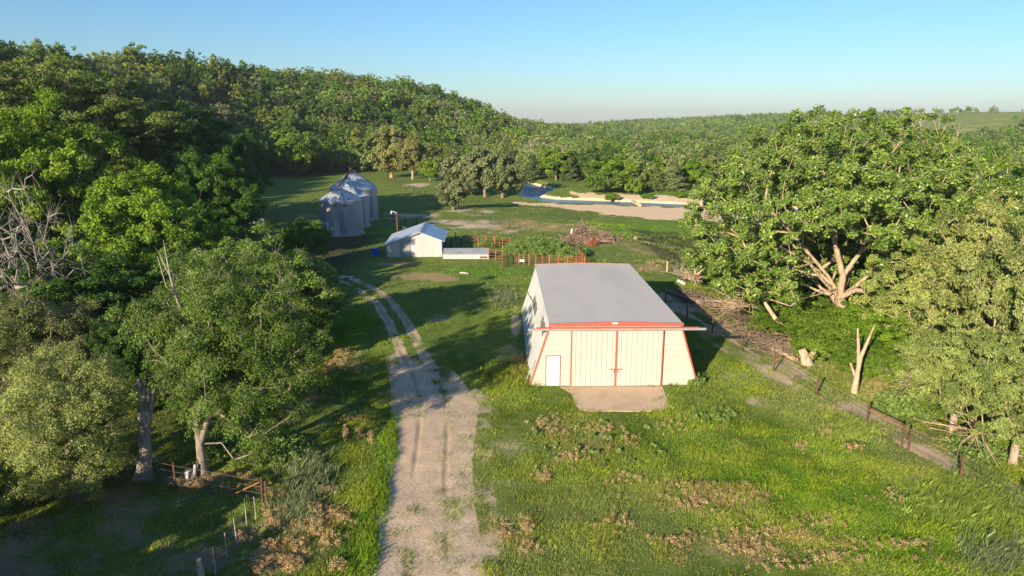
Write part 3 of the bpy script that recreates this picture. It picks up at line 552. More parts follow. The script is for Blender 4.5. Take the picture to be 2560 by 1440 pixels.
def brace_c(E, q):
    e = q[-1]
    m = MB(); m.tubes([e-(.0, 0, .3)+(.2, .02, 0)], [e+(.2, .02, 1.25)], .06, .06, 8, True); m.build('post', 'rust', E)
    m = MB(); m.tubes([q[-2]*.35+q[-1]*.65+(0, 0, .2)], [e+(-.05, 0, 1.2)], .035, .035, 7); m.build('brace_rail', 'orange_rust', E)
wire_fence('wire_fence', 'wire fence under the left-hand trees ending at a braced rusty corner post', 'fence', [(250, 1180), (310, 1192), (440, 1222), (657, 1262)], 1.4, .05, 'rust', 4, extra=brace_c)
wire_fence('stake_fence', 'line of thin pale steel stakes running down towards the wooden post', 'fence', [(640, 1300), (617, 1318), (592, 1357), (567, 1395), (540, 1437), (515, 1475)], 1.15, .022, 'bleached_wood', 3, wr=.006)
p = P(503, 1462); m = MB(); m.tubes([(0, 0, -.3), (0, 0, .35)], [(0, 0, .35), (.02, 0, 1.15)], [.1, .1], [.1, .085], 8, True); o = m.build('wooden_post', 'pale_wood', None, tuple(p)); tag(o, 'weathered wooden post at the bottom edge left of the driveway', 'post')
# corral panels
def panel(a, b_, h, rails, mat, label, mpost, uprights=3, sign=False):
    a = P(*a); b_ = P(*b_); E = empty('corral_panel', tuple(a)); tag(E, label, 'fence panel', 'cattle corral panels'); q = b_-a
    for s in np.linspace(0, 1, uprights):
        m = MB(); c = q*s; m.bar(c-(0, 0, .2), c+(0, 0, h+.05), .10, .06); m.build('upright', mpost, E)
    for k in range(rails):
        z = .25+(h-.25)*k/(rails-1); m = MB(); m.tubes([(0, 0, z)], [q+(0, 0, z)], .026, .026, 6); m.build('rail', mat, E)
    if sign: m = MB(); c = q*.55; m.box(c[0]-.3, c[0]+.3, c[1]-.1, c[1]-.07, .35, .62); m.build('notice', 'white_paint', E)
    return E
OR, DR = 'orange_rust', 'rail_dark'
panel((1196, 616), (1235, 618), 1.5, 4, OR, 'back left orange corral panel above the leafy weeds', OR)
panel((1237, 618), (1275, 620), 1.5, 4, OR, 'back orange corral panel right of its twin, partly sunk in weeds', OR)
panel((1222, 650), (1256, 652), 1.35, 4, OR, 'dull corral panel just right of the low metal shelter', OR, 3)
panel((1256, 672), (1283, 660), 1.45, 6, DR, 'dark rusty gate standing open at an angle in the corral', DR, 3)
panel((1284, 660), (1322, 663), 1.4, 6, DR, 'dark corral panel right of the open gate with a small white notice', OR, 4, True)
panel((1323, 663), (1372, 666), 1.4, 6, DR, 'middle corral panel of dull rails behind the barn roof', OR, 4)
panel((1374, 666), (1418, 668), 1.4, 5, OR, 'bright orange corral panel in the front row left of the corner pen', OR, 3)
panel((1419, 668), (1461, 670), 1.4, 6, OR, 'bright orange corral panel meeting the corner post behind the barn', OR, 3)
panel((1462, 670), (1448, 652), 1.5, 6, OR, 'orange corner panel turning back from the front corral row', OR, 3)
panel((1448, 652), (1432, 636), 1.5, 6, DR, 'darker panel continuing the corral side away from the barn', DR, 3)
panel((1432, 636), (1405, 615), 1.5, 5, DR, 'far end panel of the corral side next to the weeds', DR, 3)
# ------------------------------------------------------------------ trees
def unit(v): return v/(np.linalg.norm(v, axis=-1, keepdims=True)+1e-9)
def leaf_cards(R, C, rc, per, leaf, flat=.7, droop=0., col=((.10, .17, .03), (.16, .2, .05)), out=None, up=.5):
    n = len(C); K = int(per); g = R.normal(size=(n, K, 3)); g = g/ (np.linalg.norm(g, axis=2, keepdims=True)+1e-9)*(R.random((n, K, 1))**.45)
    rcc = np.broadcast_to(rc, n)[:, None, None]*(.7+.6*R.random((n, 1, 1)))
    p = C[:, None]+g*rcc*(1, 1, flat)
    if droop: p[..., 2] -= droop*rcc[..., 0]*(np.linalg.norm(g[..., :2], axis=2)**2)
    o = unit(C-out) if out is not None else np.zeros_like(C)
    nr = unit(R.normal(size=(n, K, 3))*.8+np.array((0, 0, up))+.5*o[:, None]+.5*g)
    a = unit(np.cross(nr, R.normal(size=(n, K, 3)))); b_ = np.cross(nr, a)
    s = leaf*(.6+.8*R.random((n, K, 1))); a = a*s; b_ = b_*s*.62
    V = np.stack([p-a, p-b_+a*.15, p+a, p+b_+a*.15], 2).reshape(-1, 3)
    f = (R.random((n, 1, 1))*.75+R.random((n, K, 1))*.45-.1); c0, c1 = np.array(col[0]), np.array(col[1]); c = np.clip(c0+(c1-c0)*f, .005, 1)*(.8+.4*R.random((n, K, 1)))
    return V, np.arange(len(V)).reshape(-1, 4), np.repeat(c.reshape(-1, 3), 4, 0)
def skeleton(R, C, seeds, step=1.1, pen=.55, wig=.16, arc=.12):
    """seeds: list of polylines, each (parent index or -1, points); every clump centre is joined to the growing tree"""
    N = []; par = []; pl = []
    for pi_, pts in seeds:
        prev = pi_
        for q in pts:
            N.append(np.array(q, float)); par.append(prev); pl.append(0 if prev < 0 else pl[prev]+np.linalg.norm(N[-1]-N[prev])); prev = len(N)-1
    top = N[0]; tips = []
    for c in C[np.argsort(np.linalg.norm(C-N[min(len(N)-1, 3)], axis=1))]:
        A = np.array(N); d = np.linalg.norm(A-c, axis=1); cost = d+pen*np.array(pl)*.5+2.5*np.clip(A[:, 2]-c[2], 0, 9)*.6
        cost[0] += 50; i = int(np.argmin(cost)); L = d[i]; k = max(1, int(L/step)); prev = i; a = N[i]
        for s in range(1, k+1):
            t = s/k; q = a+(c-a)*t; q = q+(R.normal(size=3)*wig*min(L, 2.5)*.5*(t < 1)); q[2] += arc*L*sin(pi*t)
            N.append(q); par.append(prev); pl.append(pl[prev]+L/k); prev = len(N)-1
        tips.append(prev)
    return np.array(N), np.array(par), tips
def tree_arrays(R, H, rad, zb, ncl, per, leaf, rc, trunk=.25, shape='round', flat=.7, droop=0., col=((.10, .17, .03), (.16, .2, .05)), seeds=None, keep=None, twigs=3, step=1.1, lean=(0, 0), up=.5, shell=.45, sides=6, lobes=.5, cut=None):
    rx, ry = (rad, rad) if np.isscalar(rad) else rad
    c0 = np.array((lean[0], lean[1], (zb+H)/2)); rz = (H-zb)/2
    d = unit(R.normal(size=(ncl*3, 3))); u = R.random((ncl*3, 1))**shell
    lob = 1-lobes*.5+lobes*vn(d[:, 0]*2.3+9, d[:, 1]*2.3+d[:, 2]*1.9, int(H*10))[:, None]
    if shape == 'cone':
        h = R.random(ncl*3)**1.3; an = R.random(ncl*3)*2*pi; rr = (1-h)**.8*np.sqrt(R.random(ncl*3))*.98
        C = np.stack([rr*rx*np.cos(an), rr*ry*np.sin(an), zb+h*(H-zb)], 1)
    else:
        if shape == 'dome': d[:, 2] = np.where(d[:, 2] < -.35, -d[:, 2], d[:, 2])
        C = c0+d*u*lob*(rx, ry, rz)
        if shape == 'dome': C[:, 2] = zb+(C[:, 2]-zb)*1.0
    if keep is not None: C = C[keep(C)]
    C = C[:ncl]
    if seeds is None:
        z1 = zb+(H-zb)*.3; seeds = [(-1, [(0, 0, -.4), (lean[0]*.1, lean[1]*.1, zb*.4), (lean[0]*.3+R.normal()*.1*H/10, lean[1]*.3, zb*.9), (lean[0]*.6, lean[1]*.6+R.normal()*.2, z1)])]
    N, par, tips = skeleton(R, C, seeds, step)
    cnt = np.zeros(len(N)); cnt[tips] = 1
    for i in range(len(N)-1, 0, -1):
        if par[i] >= 0: cnt[par[i]] += cnt[i]
    r = trunk*(np.maximum(cnt, .6)/cnt.max())**.47; r[0] = r[0]*1.35
    i = np.where(par >= 0)[0]; m = MB(); m.tubes(N[par[i]], N[i], np.where(par[i] == 0, r[0], np.minimum(r[par[i]], r[i]*1.25)), r[i], sides)
    if twigs:
        A = np.repeat(C, twigs, 0); B = A+unit(R.normal(size=A.shape)+unit(A-c0)*.8)*np.array(rc)*(.6+.7*R.random((len(A), 1))); m.tubes(A, B, min(.02, r.min()*1.0), .006, 3)
    if cut is not None: C = C[cut(C)]
    L = leaf_cards(R, C, rc, per, leaf, flat, droop, col, c0, up) if per else None
    return m, L
G1 = ((.085, .165, .018), (.22, .31, .04))      # fresh green
def tree_proto(seed, name, leafm, **k):
    m, L = tree_arrays(np.random.default_rng(seed), **k)
    tm = mesh_np(name+'_trunk', np.concatenate(m.V), [np.concatenate(m.F4)], 'bark', smooth=True)
    cm = mesh_np(name+'_crown', L[0], [L[1]], leafm, L[2]) if L else None
    return tm, cm
def tree_one(seed, name, **k):        # trunk and crown in one mesh, for trees too small to show parts
    m, L = tree_arrays(np.random.default_rng(seed), **k); V = np.concatenate(m.V); F = np.concatenate(m.F4); n = len(V)
    bc = np.broadcast_to((.2, .16, .12), V.shape)
    return mesh_np(name, np.vstack([V, L[0]]), [np.vstack([F, L[1]+n])], 'leaves', np.vstack([bc, L[2]])), (L[0], L[2])
def put_tree(name, proto, loc, s, rz, label, cat='tree', group=None, leafc=(1, 1, 1), barkc=(.30, .24, .18), sz=None, parts=True):
    E = empty(name, tuple(loc), rz); tag(E, label, cat, group); E.scale = (s, s, sz or s)
    if proto[0]: t = link('trunk', proto[0], E); t.color = (*barkc, 1)
    if proto[1]: c = link('crown', proto[1], E); c.color = (*leafc, 1)
    return E
# protos, unit sizes in metres
K = {}
K['elm'] = tree_proto(11, 'elm', 'leaves', H=12, rad=5, zb=2.2, ncl=430, per=210, leaf=.085, rc=.72, trunk=.27, flat=.42, droop=.7, col=((.12, .165, .045), (.26, .31, .09)), up=.4, lobes=.8)
K['elm_low'] = tree_proto(21, 'elm_low', 'leaves', H=11, rad=4.6, zb=.3, ncl=520, per=260, leaf=.055, rc=.66, trunk=.27, flat=.42, droop=.8, col=((.21, .25, .075), (.42, .47, .14)), up=.4, lobes=.9)
K['elm_lean'] = tree_proto(22, 'elm_lean', 'leaves', H=12, rad=5, zb=2.6, ncl=560, per=280, leaf=.055, rc=.68, trunk=.26, flat=.4, droop=.8, lean=(2.4, .6), seeds=[(-1, [(0, 0, -.4), (0, 0, 2), (-.05, 0, 4), (.15, 0, 5.2), (.9, .2, 6.6)])], col=((.10, .16, .035), (.24, .31, .07)), up=.4, lobes=.9)
K['box'] = tree_proto(12, 'boxelder', 'leaves', H=11, rad=5.2, zb=2, ncl=480, per=230, leaf=.09, rc=.52, trunk=.26, flat=.75, col=((.09, .18, .012), (.25, .36, .025)), lobes=.9)
K['oak'] = tree_proto(13, 'oak', 'leaves', H=10, rad=5.2, zb=2, ncl=420, per=240, leaf=.08, rc=.5, trunk=.33, flat=.7, col=((.14, .19, .05), (.38, .43, .14)), lobes=.8)
K['dark'] = tree_proto(14, 'hackberry', 'leaves', H=12, rad=5.2, zb=1.8, ncl=480, per=220, leaf=.095, rc=.56, trunk=.3, flat=.75, col=((.055, .125, .015), (.13, .23, .03)), lobes=.7)
K['locust'] = tree_proto(15, 'locust', 'leaves', H=16, rad=9, zb=4, ncl=800, per=200, leaf=.105, rc=.8, trunk=.38, flat=.35, droop=.3, col=((.105, .16, .035), (.23, .30, .07)), lobes=.8, up=.8)
K['shrub'] = tree_proto(16, 'shrub', 'leaves', H=4, rad=2.6, zb=.2, ncl=130, per=150, leaf=.085, rc=.42, trunk=.06, flat=.8, shape='dome', col=G1, lobes=.8)
K['bush'] = tree_proto(17, 'bush', 'leaves', H=6.5, rad=3.3, zb=.2, ncl=220, per=170, leaf=.1, rc=.52, trunk=.1, flat=.85, shape='dome', col=((.075, .15, .018), (.18, .26, .035)), lobes=.5)
K['dead'] = tree_proto(18, 'snag', 'leaves', H=11, rad=5.5, zb=2.5, ncl=150, per=0, leaf=.1, rc=1.1, trunk=.24, twigs=6, lobes=.9, step=.8)
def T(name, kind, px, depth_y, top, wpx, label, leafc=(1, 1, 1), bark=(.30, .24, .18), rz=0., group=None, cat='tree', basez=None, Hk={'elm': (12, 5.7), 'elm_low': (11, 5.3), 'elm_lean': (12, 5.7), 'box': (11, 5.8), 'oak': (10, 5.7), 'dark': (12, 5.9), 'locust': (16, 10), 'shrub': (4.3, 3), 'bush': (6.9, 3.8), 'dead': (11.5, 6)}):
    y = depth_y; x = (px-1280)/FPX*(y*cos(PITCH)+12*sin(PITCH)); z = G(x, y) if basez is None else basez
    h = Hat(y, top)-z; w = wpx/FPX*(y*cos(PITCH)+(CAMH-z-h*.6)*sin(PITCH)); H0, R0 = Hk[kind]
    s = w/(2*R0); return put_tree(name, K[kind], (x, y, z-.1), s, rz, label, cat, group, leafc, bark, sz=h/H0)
LG = 'trees of the left-hand grove'
# left grove
T('elm_tree', 'elm_low', 140, 30, 850, 400, 'pale grey-green feathery elm hanging over the bottom left ground', (1., 1., 1.0), group=LG, rz=.5)
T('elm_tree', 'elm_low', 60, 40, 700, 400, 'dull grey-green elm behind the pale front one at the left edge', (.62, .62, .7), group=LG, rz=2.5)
T('elm_tree', 'elm_lean', 478, 31.8, 640, 470, 'tall elm with a bare straight trunk beside the braced corner post', (.72, .85, .6), (.34, .28, .22), group=LG, rz=.1)
T('elm_tree', 'elm', 640, 49, 590, 390, 'rounded mid-green elm crown between the bare snag and the driveway', (.85, 1.05, .65), group=LG, rz=1.2)
T('elm_tree', 'elm', 770, 56, 655, 200, 'small elm leaning towards the driveway at the right of the grove', (.6, .8, .5), group=LG, rz=3.)
T('hackberry_tree', 'dark', 210, 48, 640, 520, 'wide dark green tree below the bare dead tree', (.7, .8, .75), group=LG)
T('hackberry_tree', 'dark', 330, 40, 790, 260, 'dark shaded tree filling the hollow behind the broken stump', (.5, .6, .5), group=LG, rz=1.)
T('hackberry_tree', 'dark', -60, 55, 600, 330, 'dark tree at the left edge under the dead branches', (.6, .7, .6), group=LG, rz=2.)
T('maple_tree', 'box', 360, 62, 425, 400, 'bright yellow-green tree in the middle of the grove lit on top', (1.0, 1.05, 1.0), group=LG, rz=.7)
T('maple_tree', 'box', 100, 72, 245, 430, 'bright yellow-green tree highest at the left edge', (1.05, 1.05, 1.0), group=LG, rz=2.2)
T('maple_tree', 'box', -110, 66, 330, 380, 'bright green tree cut by the left edge of the picture', (1., 1.0, 1.0), group=LG, rz=1.2)
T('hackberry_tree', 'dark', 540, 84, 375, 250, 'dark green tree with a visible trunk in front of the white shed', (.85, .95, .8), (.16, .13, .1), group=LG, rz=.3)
T('locust_tree', 'locust', 190, 96, 140, 560, 'huge feathery locust rising above the bright trees at left', (1., 1.0, .9), group=LG)
T('locust_tree', 'locust', -120, 90, 120, 420, 'feathery locust at the left edge of the picture', (.95, .95, .9), group=LG, rz=2.)
T('hackberry_tree', 'dark', 480, 112, 265, 300, 'dark tree behind the huge locust, left of the pasture', (.75, .85, .75), group=LG, rz=2.)
T('hackberry_tree', 'dark', 590, 128, 330, 180, 'dark tree at the left corner of the pasture', (.75, .85, .85), group=LG, rz=4.)
T('round_bush', 'bush', 757, 83, 548, 135, 'dense dark round bush standing alone left of the driveway bend', (.85, .95, .7), group=LG, cat='bush')
T('round_bush', 'bush', 700, 66, 640, 190, 'mid-green bush in front of the lone dark bush', (1.0, 1.05, .9), group=LG, rz=1., cat='bush')
T('round_bush', 'bush', 600, 74, 575, 180, 'grey-green bush just below the white shed', (.9, .95, .9), group=LG, rz=2., cat='bush')
T('round_bush', 'bush', 760, 49, 760, 130, 'small dark bush at the foot of the grove by the driveway', (.6, .75, .5), group=LG, rz=3., cat='bush')
T('round_bush', 'bush', 440, 58, 640, 260, 'leafy bush under the lit yellow-green tree', (.75, .85, .8), group=LG, rz=3.5, cat='bush')
T('dead_tree', 'dead', 60, 46, 400, 330, 'bare silvery dead tree with fanned branches at the left edge', (1, 1, 1), (.40, .355, .31), cat='dead tree', rz=.4)
# broken snags
def snag(name, pts, radii, label, color=(.42, .38, .34), k=8, forks=(), cat='snag'):
    E = MB(); p0 = np.array(pts[0], float); E.path([np.array(p)-p0 for p in pts], radii, k)
    for fp, fr in forks: E.path([np.array(p)-p0 for p in fp], fr, 6)
    o = E.build(name, 'bark', None, tuple(p0), smooth=True); o.color = (*color, 1); tag(o, label, cat); return o
def S3(px, y, py): return (Xat(px, y, Hat(y, py)), y, Hat(y, py))
snag('broken_trunk', [S3(357, 31.6, 1200), S3(360, 31.6, 1170), S3(362, 31.6, 1110), S3(360, 31.7, 1060), S3(356, 31.8, 1010), S3(349, 32, 960), S3(346, 32, 945)], [.5, .36, .3, .27, .24, .18, .06], 'thick broken white-barked trunk left of the straight-trunked elm', (.33, .30, .27), 14, [([S3(368, 31.7, 1060), S3(380, 31.8, 1010), S3(388, 32, 970), S3(392, 32, 950)], [.17, .13, .08, .02]), ([S3(364, 31.7, 1040), S3(372, 31.9, 985), S3(373, 32, 955)], [.14, .1, .02]), ([S3(358, 31.7, 1000), S3(362, 31.9, 960), S3(360, 31.9, 950)], [.12, .06, .02])])
snag('bare_snag', [S3(479, 31.7, 1010), S3(478, 31.4, 960), S3(470, 31.2, 870), S3(462, 31.2, 800), S3(440, 31, 740), S3(425, 31, 690), S3(408, 31, 600)], [.15, .13, .11, .09, .07, .045, .01], 'tall thin bare snag poking out of the shaded elm crown', (.44, .39, .33), 8, [([S3(468, 31.2, 850), S3(456, 31.2, 760)], [.09, .02]), ([S3(470, 31.2, 860), S3(470, 31.2, 790)], [.06, .02]), ([S3(425, 31, 690), S3(400, 31, 640)], [.04, .01]), ([S3(440, 31, 740), S3(415, 31, 715), S3(393, 31, 640)], [.04, .03, .01]), ([S3(476, 31.2, 900), S3(430, 31.2, 790), S3(413, 31.2, 740)], [.05, .03, .01])])
b_ = P(478, 1200); snag('cut_stump', [b_, b_+(-.05, 0, .55)], [.3, .22], 'small pale split stump at the foot of the straight-trunked elm', (.55, .5, .45), 9, [([b_+(.15, 0, .1), b_+(.3, 0, .85)], [.14, .08])], 'stump')
# hidden farm buildings inside the grove
def shedlet(x, y, w, d, h, hr, label, wm, rm, rz):
    E = empty('old_shed', (x, y, G(x, y)), rz); tag(E, label, 'shed'); m = MB(); m.box(-w/2, w/2, 0, d, -.2, h); m.build('wall', wm, E)
    m = MB()
    for s in (-1, 1): m.hexa([(s*(w/2+.3), -.3, h-.05), (0, -.3, hr), (0, d+.3, hr), (s*(w/2+.3), d+.3, h-.05), (s*(w/2+.3), -.3, h+.05), (0, -.3, hr+.1), (0, d+.3, hr+.1), (s*(w/2+.3), d+.3, h+.05)])
    m.build('roof', rm, E)
    m = MB(); m.box(-w*.1, w*.2, -.05, -.003, .1, h*.8); m.build('door', 'dark_panel', E)
shedlet(Xat(535, 96), 96, 5, 5, 2.6, 3.8, 'white shed half hidden behind the dark tree in the grove', 'white_paint', 'galvanised_roof', .4)
shedlet(Xat(468, 68), 68, 4, 4, 2.2, 2.9, 'pale roof of a small shed glimpsed low in the grove', 'bleached_wood', 'galvanised_roof', .2)
E = empty('loading_frame', (Xat(640, 118), 118, G(Xat(640, 118), 118))); tag(E, 'dark gate frame with a grey board at the left side of the pasture', 'gate'); m = MB()
for x in (-1.6, 0, 1.5): m.bar((x, 0, -.2), (x, 0, 2.9), .14)
m.bar((-1.6, 0, 1.4), (1.5, 0, 1.4), .1); m.bar((-1.6, 0, .2), (1.5, 0, .2), .1); m.build('frame', 'dark_steel', E); m = MB(); m.box(-1.5, 1.4, -.05, .0, .35, 1.25); m.build('board', 'galvanised', E)
# ------------------------------------------------------------------ big cottonwood
def cottonwood():
    yb = 58.0; xb = Xat(2108, yb); zb = G(xb, yb); o = np.array((xb, yb, zb))
    def L(px, py, dy=0.):
        y = yb+dy; z = Hat(y, py); return np.array((Xat(px, y, z), y, z))-o
    seeds = [(-1, [(0, 0, -.5), L(2110, 780), L(2098, 745, -.2)]),
             (2, [L(2085, 715), L(2070, 690), L(2045, 660), L(2010, 620), L(1975, 580, -.5), L(1940, 540, -1)]),
             (2, [L(2103, 715), L(2108, 690), L(2095, 640), L(2085, 590), L(2080, 555), L(2068, 500), L(2060, 440), L(2075, 390)]),
             (10, [L(2125, 665), L(2148, 635), L(2165, 595, 1), L(2200, 560, 2), L(2240, 500, 3)]),
             (2, [L(2060, 705, -1), L(2025, 660, -1.5), L(1985, 635, -2), L(1950, 618, -2.5)]),
             (2, [L(2090, 720, -1), L(2050, 735, -2), L(2010, 745, -3), L(1975, 765, -3.2)]),
             (2, [L(2120, 700, 2), L(2135, 640, 4), L(2150, 560, 6), L(2150, 480, 7)]),
             (2, [L(2140, 715, 1), L(2220, 690, 2), L(2290, 650, 3), L(2350, 600, 4)])]
    def keep(C):
        q = np.array([project(*(c+o))[:2] for c in C]); low = (q[:, 1] > 585) & (q[:, 0] > 1985) & (q[:, 0] < 2175) & (C[:, 1] < 2.5)
        low2 = (q[:, 1] > 745); low3 = (q[:, 1] > 680) & (q[:, 0] > 2190)
        return ~(low | low2 | low3)
    R = np.random.default_rng(5)
    m, Lf = tree_arrays(R, 19.9, (13.2, 10.5), 2.6, 1300, 130, .115, .58, trunk=.52, flat=.75, col=((.095, .175, .024), (.25, .35, .06)), seeds=seeds, keep=keep, twigs=3, shell=.36, lobes=.4, sides=8, lean=(-1.0, .5))
    E = empty('cottonwood_tree', tuple(o)); tag(E, 'huge cottonwood with fanning pale limbs right of the barn', 'tree')
    t = link('trunk', mesh_np('trunk', np.concatenate(m.V), [np.concatenate(m.F4)], 'bark', smooth=True), E); t.color = (.50, .385, .26, 1)
    c = link('crown', mesh_np('crown', Lf[0], [Lf[1]], 'glossy_leaves', Lf[2]), E)
    # second cottonwood behind with dead tips
    yb2 = 68.; o2 = np.array((Xat(2290, yb2), yb2, 0)); o2[2] = G(o2[0], yb2)
    m, Lf = tree_arrays(np.random.default_rng(6), 18.7, (8.3, 7), 3, 700, 130, .125, .65, trunk=.45, flat=.75, col=((.095, .175, .024), (.25, .35, .06)), twigs=4, shell=.36, lobes=.8, sides=7)
    for px, py, bx in ((2260, 300, 2262), (2240, 295, 2250), (2290, 300, 2275), (2330, 330, 2310), (2350, 318, 2320), (2400, 330, 2350), (2385, 345, 2350), (2430, 385, 2370), (2470, 440, 2380), (2300, 290, 2290), (2455, 470, 2380), (2440, 410, 2370)):
        y = yb2-3+R.random()*4; a = np.array(S3(px, y, py)); b = np.array(S3(bx, y+.5, py+120)); mid = (a+b)/2+R.normal(size=3)*.4
        m.path(np.array([b, mid, a])-o2, [.13, .07, .015], 5)
        for _ in range(5): f = R.random(); q = b+(a-b)*(.4+.6*f); m.path(np.array([q, q+(R.normal()*.7, R.normal()*.7, .8+R.random())])-o2, [.04, .008], 4)
    E = empty('cottonwood_tree', tuple(o2)); tag(E, 'cottonwood with dead bare tips standing behind the huge one', 'tree')
    t = link('trunk', mesh_np('trunk', np.concatenate(m.V), [np.concatenate(m.F4)], 'bark', smooth=True), E); t.color = (.50, .39, .27, 1)
    link('crown', mesh_np('crown', Lf[0], [Lf[1]], 'glossy_leaves', Lf[2]), E)
cottonwood()
RG = 'trees and bushes along the right-hand creek bank'
for i, (kind, px, y, top, w, lb, lc) in enumerate([
    ('oak', 2480, 46, 500, 420, 'tall grey-green oak at the right edge, upper part', (1.1, 1.05, 1.0)),
    ('oak', 2640, 38, 560, 420, 'grey-green oak cut off by the right edge', (1.0, 1.0, 1.0)),
    ('oak', 2330, 50, 600, 330, 'grey-green oak between the cottonwood and the right edge', (1.1, 1.1, .95)),
    ('oak', 2420, 37, 800, 330, 'lower oak with twisted bare limbs near the right edge', (.95, 1., .85)),
    ('oak', 2580, 33, 860, 360, 'lowest grey oak crown at the right edge above the fallen limbs', (.9, .95, .85)),
    ('box', 2240, 52, 720, 280, 'bright green small tree right of the cottonwood trunk', (.85, .95, .8)),
    ('dark', 2520, 78, 400, 330, 'yellow-green tree high at the right edge behind the oaks', (1.4, 1.25, 1.3)),
    ('dark', 2400, 95, 350, 260, 'darker tree behind the dead tips of the second cottonwood', (1.1, 1.1, 1.2)),
    ('dark', 2010, 74, 560, 330, 'dark tree behind the cottonwood limbs', (.8, .95, .7)),
    ('dark', 1880, 72, 600, 200, 'dark green tree under the left side of the cottonwood', (.9, 1., .8))]):
    T({'oak': 'oak_tree', 'box': 'maple_tree', 'dark': 'hackberry_tree'}[kind], kind, px, y, top, w, lb, lc, (.46, .36, .26), rz=i*1.1, group=RG)
sh = [(1800, 72, 660, 150, 'leafy bush at the left end of the creek bank by the root ball'), (1870, 66, 680, 170, 'bush just left of the bare fan of branches'), (1960, 60, 700, 190, 'bush below the left limbs of the cottonwood'), (2060, 56, 760, 200, 'bright bush at the foot of the cottonwood'),
      (2160, 53, 780, 190, 'bright bush right of the cottonwood foot'), (1960, 56, 790, 150, 'bush over the split log by the cattle path'), (2060, 50, 830, 170, 'low bush left of the forked trunk'), (2190, 47, 850, 200, 'bush right of the forked trunk'),
      (2300, 44, 880, 200, 'bush behind the dead tangle below the oaks'), (2420, 40, 960, 210, 'bush above the pale fallen limb'), (2540, 36, 1020, 220, 'bush at the right edge beside the fallen limbs'), (2130, 64, 720, 200, 'bush behind the cottonwood trunk'), (1760, 79, 640, 90, 'small bush beyond the root ball'), (2250, 60, 700, 180, 'bush in shade beneath the right cottonwood limbs')]
for i, (px, y, top, w, lb) in enumerate(sh): T('leafy_bush', 'bush' if i % 2 else 'shrub', px, y, top, w, lb, (1.0, 1.05, .85) if i % 3 else (1.1, 1.1, .95), (.35, .28, .2), rz=i*1.7, group=RG, cat='bush')
# forked trunk, stumps, fallen limbs
def fan(name, base, dirs, L, r, label, color, n=18, spread=.5, seed=1, cat='dead branches', up=.3):
    R = np.random.default_rng(seed); m = MB(); base = np.array(base, float)
    for i in range(n):
        d = unit(np.array(dirs, float)+R.normal(size=3)*spread); d[2] = abs(d[2])*.8+up*.3; l = L*(.5+.7*R.random()); pts = [np.zeros(3)]; rr = [r*(.5+.6*R.random())]
        for k in range(4): pts.append(pts[-1]+d*l/4); d = unit(d+R.normal(size=3)*.22-(0, 0, .05)); rr.append(rr[0]*(1-(k+1)/4.3))
        m.path(np.array(pts), rr, 5)
        for _ in range(3): k = R.integers(1, 4); q = pts[k]; e = q+unit(d+R.normal(size=3)*.6)*l*.3; m.path(np.array([q, e]), [rr[k]*.5, .008], 4)
    o = m.build(name, 'bark', None, tuple(base), smooth=True); o.color = (*color, 1); tag(o, label, cat); return o
PT, BW = (.56, .42, .28), (.33, .25, .18)
b_ = P(2135, 985); snag('forked_trunk', [b_, b_+(.05, 0, 1.6), b_+(.15, 0, 2.6), b_+(.9, .2, 4.8)], [.24, .16, .13, .04], 'pale forked trunk in front of the bushes below the cottonwood', PT, 9, [([b_+(-.05, 0, 1.2), b_+(-.5, 0, 2.2)], [.1, .06]), ([b_+(.1, 0, 1.9), b_+(-.05, .2, 3.6), b_+(-.3, 0, 4.6)], [.14, .1, .04])], 'trunk')
b_ = P(2018, 912); snag('split_stump', [b_, b_+(-.3, 0, .8), b_+(-.5, .1, 1.2)], [.5, .33, .28], 'flared pale stump beside the cattle path', PT, 9, [([b_+(.1, 0, .3), b_+(.5, 0, 1.3)], [.25, .18])], 'stump')
b_ = P(2350, 1025); snag('split_stump', [b_, b_+(-.1, 0, .9), b_+(.1, 0, 1.4)], [.32, .26, .18], 'pale hollow stump below the oaks', PT, 9, [([b_+(.5, .2, 0), b_+(.7, .2, 1.5), b_+(1., .2, 2.4)], [.26, .22, .12])], 'stump')
b_ = P(1990, 850); snag('leaning_snag', [b_, b_+(-1.6, .6, 1.6), b_+(-2.8, 1.2, 3.4)], [.26, .2, .13], 'pale leaning trunk carrying the bare fan of branches', PT, 8)
fan('dead_branch_fan', S3(1862, 56, 765), (-1, -.35, .0), 3.6, .085, 'fan of bare tan branches over the dark brush on the bank', PT, 26, .42, 2)
fan('root_ball', S3(1735, 69, 700), (-.6, -.7, .1), 1.9, .13, 'upturned pale root ball behind the barn on the bank', PT, 40, .9, 3, 'root ball')
fan('fallen_tree', S3(1700, 71, 690), (-.2, .1, .9), 3., .05, 'grey leafless fallen tree top beside the root ball', (.42, .36, .29), 20, .7, 4)
p = P(2400, 1130); fan('fallen_limbs', tuple(p+(1.5, .5, .9)), (-1, -.3, -.1), 3.6, .07, 'pale crooked fallen limbs at the right side beyond the fence', PT, 12, .45, 5)
p = P(2500, 1120); fan('fallen_limbs', tuple(p+(.2, .2, 1.2)), (.1, -.8, -.5), 2.6, .07, 'crooked fallen limbs hanging down at the right edge', PT, 12, .6, 6)
fan('dead_tangle', S3(2310, 40, 955), (-1, -.4, .15), 3., .045, 'tangle of dead twigs between the forked trunk and the hollow stump', (.45, .36, .26), 22, .55, 7)
def logp(px0, py0, px1, py1, r0, r1, lb, col, name='fallen_log'):
    a = P(px0, py0)+(0, 0, r0*.8); b = P(px1, py1)+(0, 0, r1*.8); q = np.array([a, a*.6+b*.4+(0, 0, .05), b]); return snag(name, list(q), [r0, (r0+r1)/2, r1], lb, col, 8, cat='log')
logp(1990, 905, 1900, 862, .2, .12, 'split pale log lying beside the cattle path', PT); logp(1930, 870, 1880, 835, .15, .1, 'thin log above the split pale log', BW)
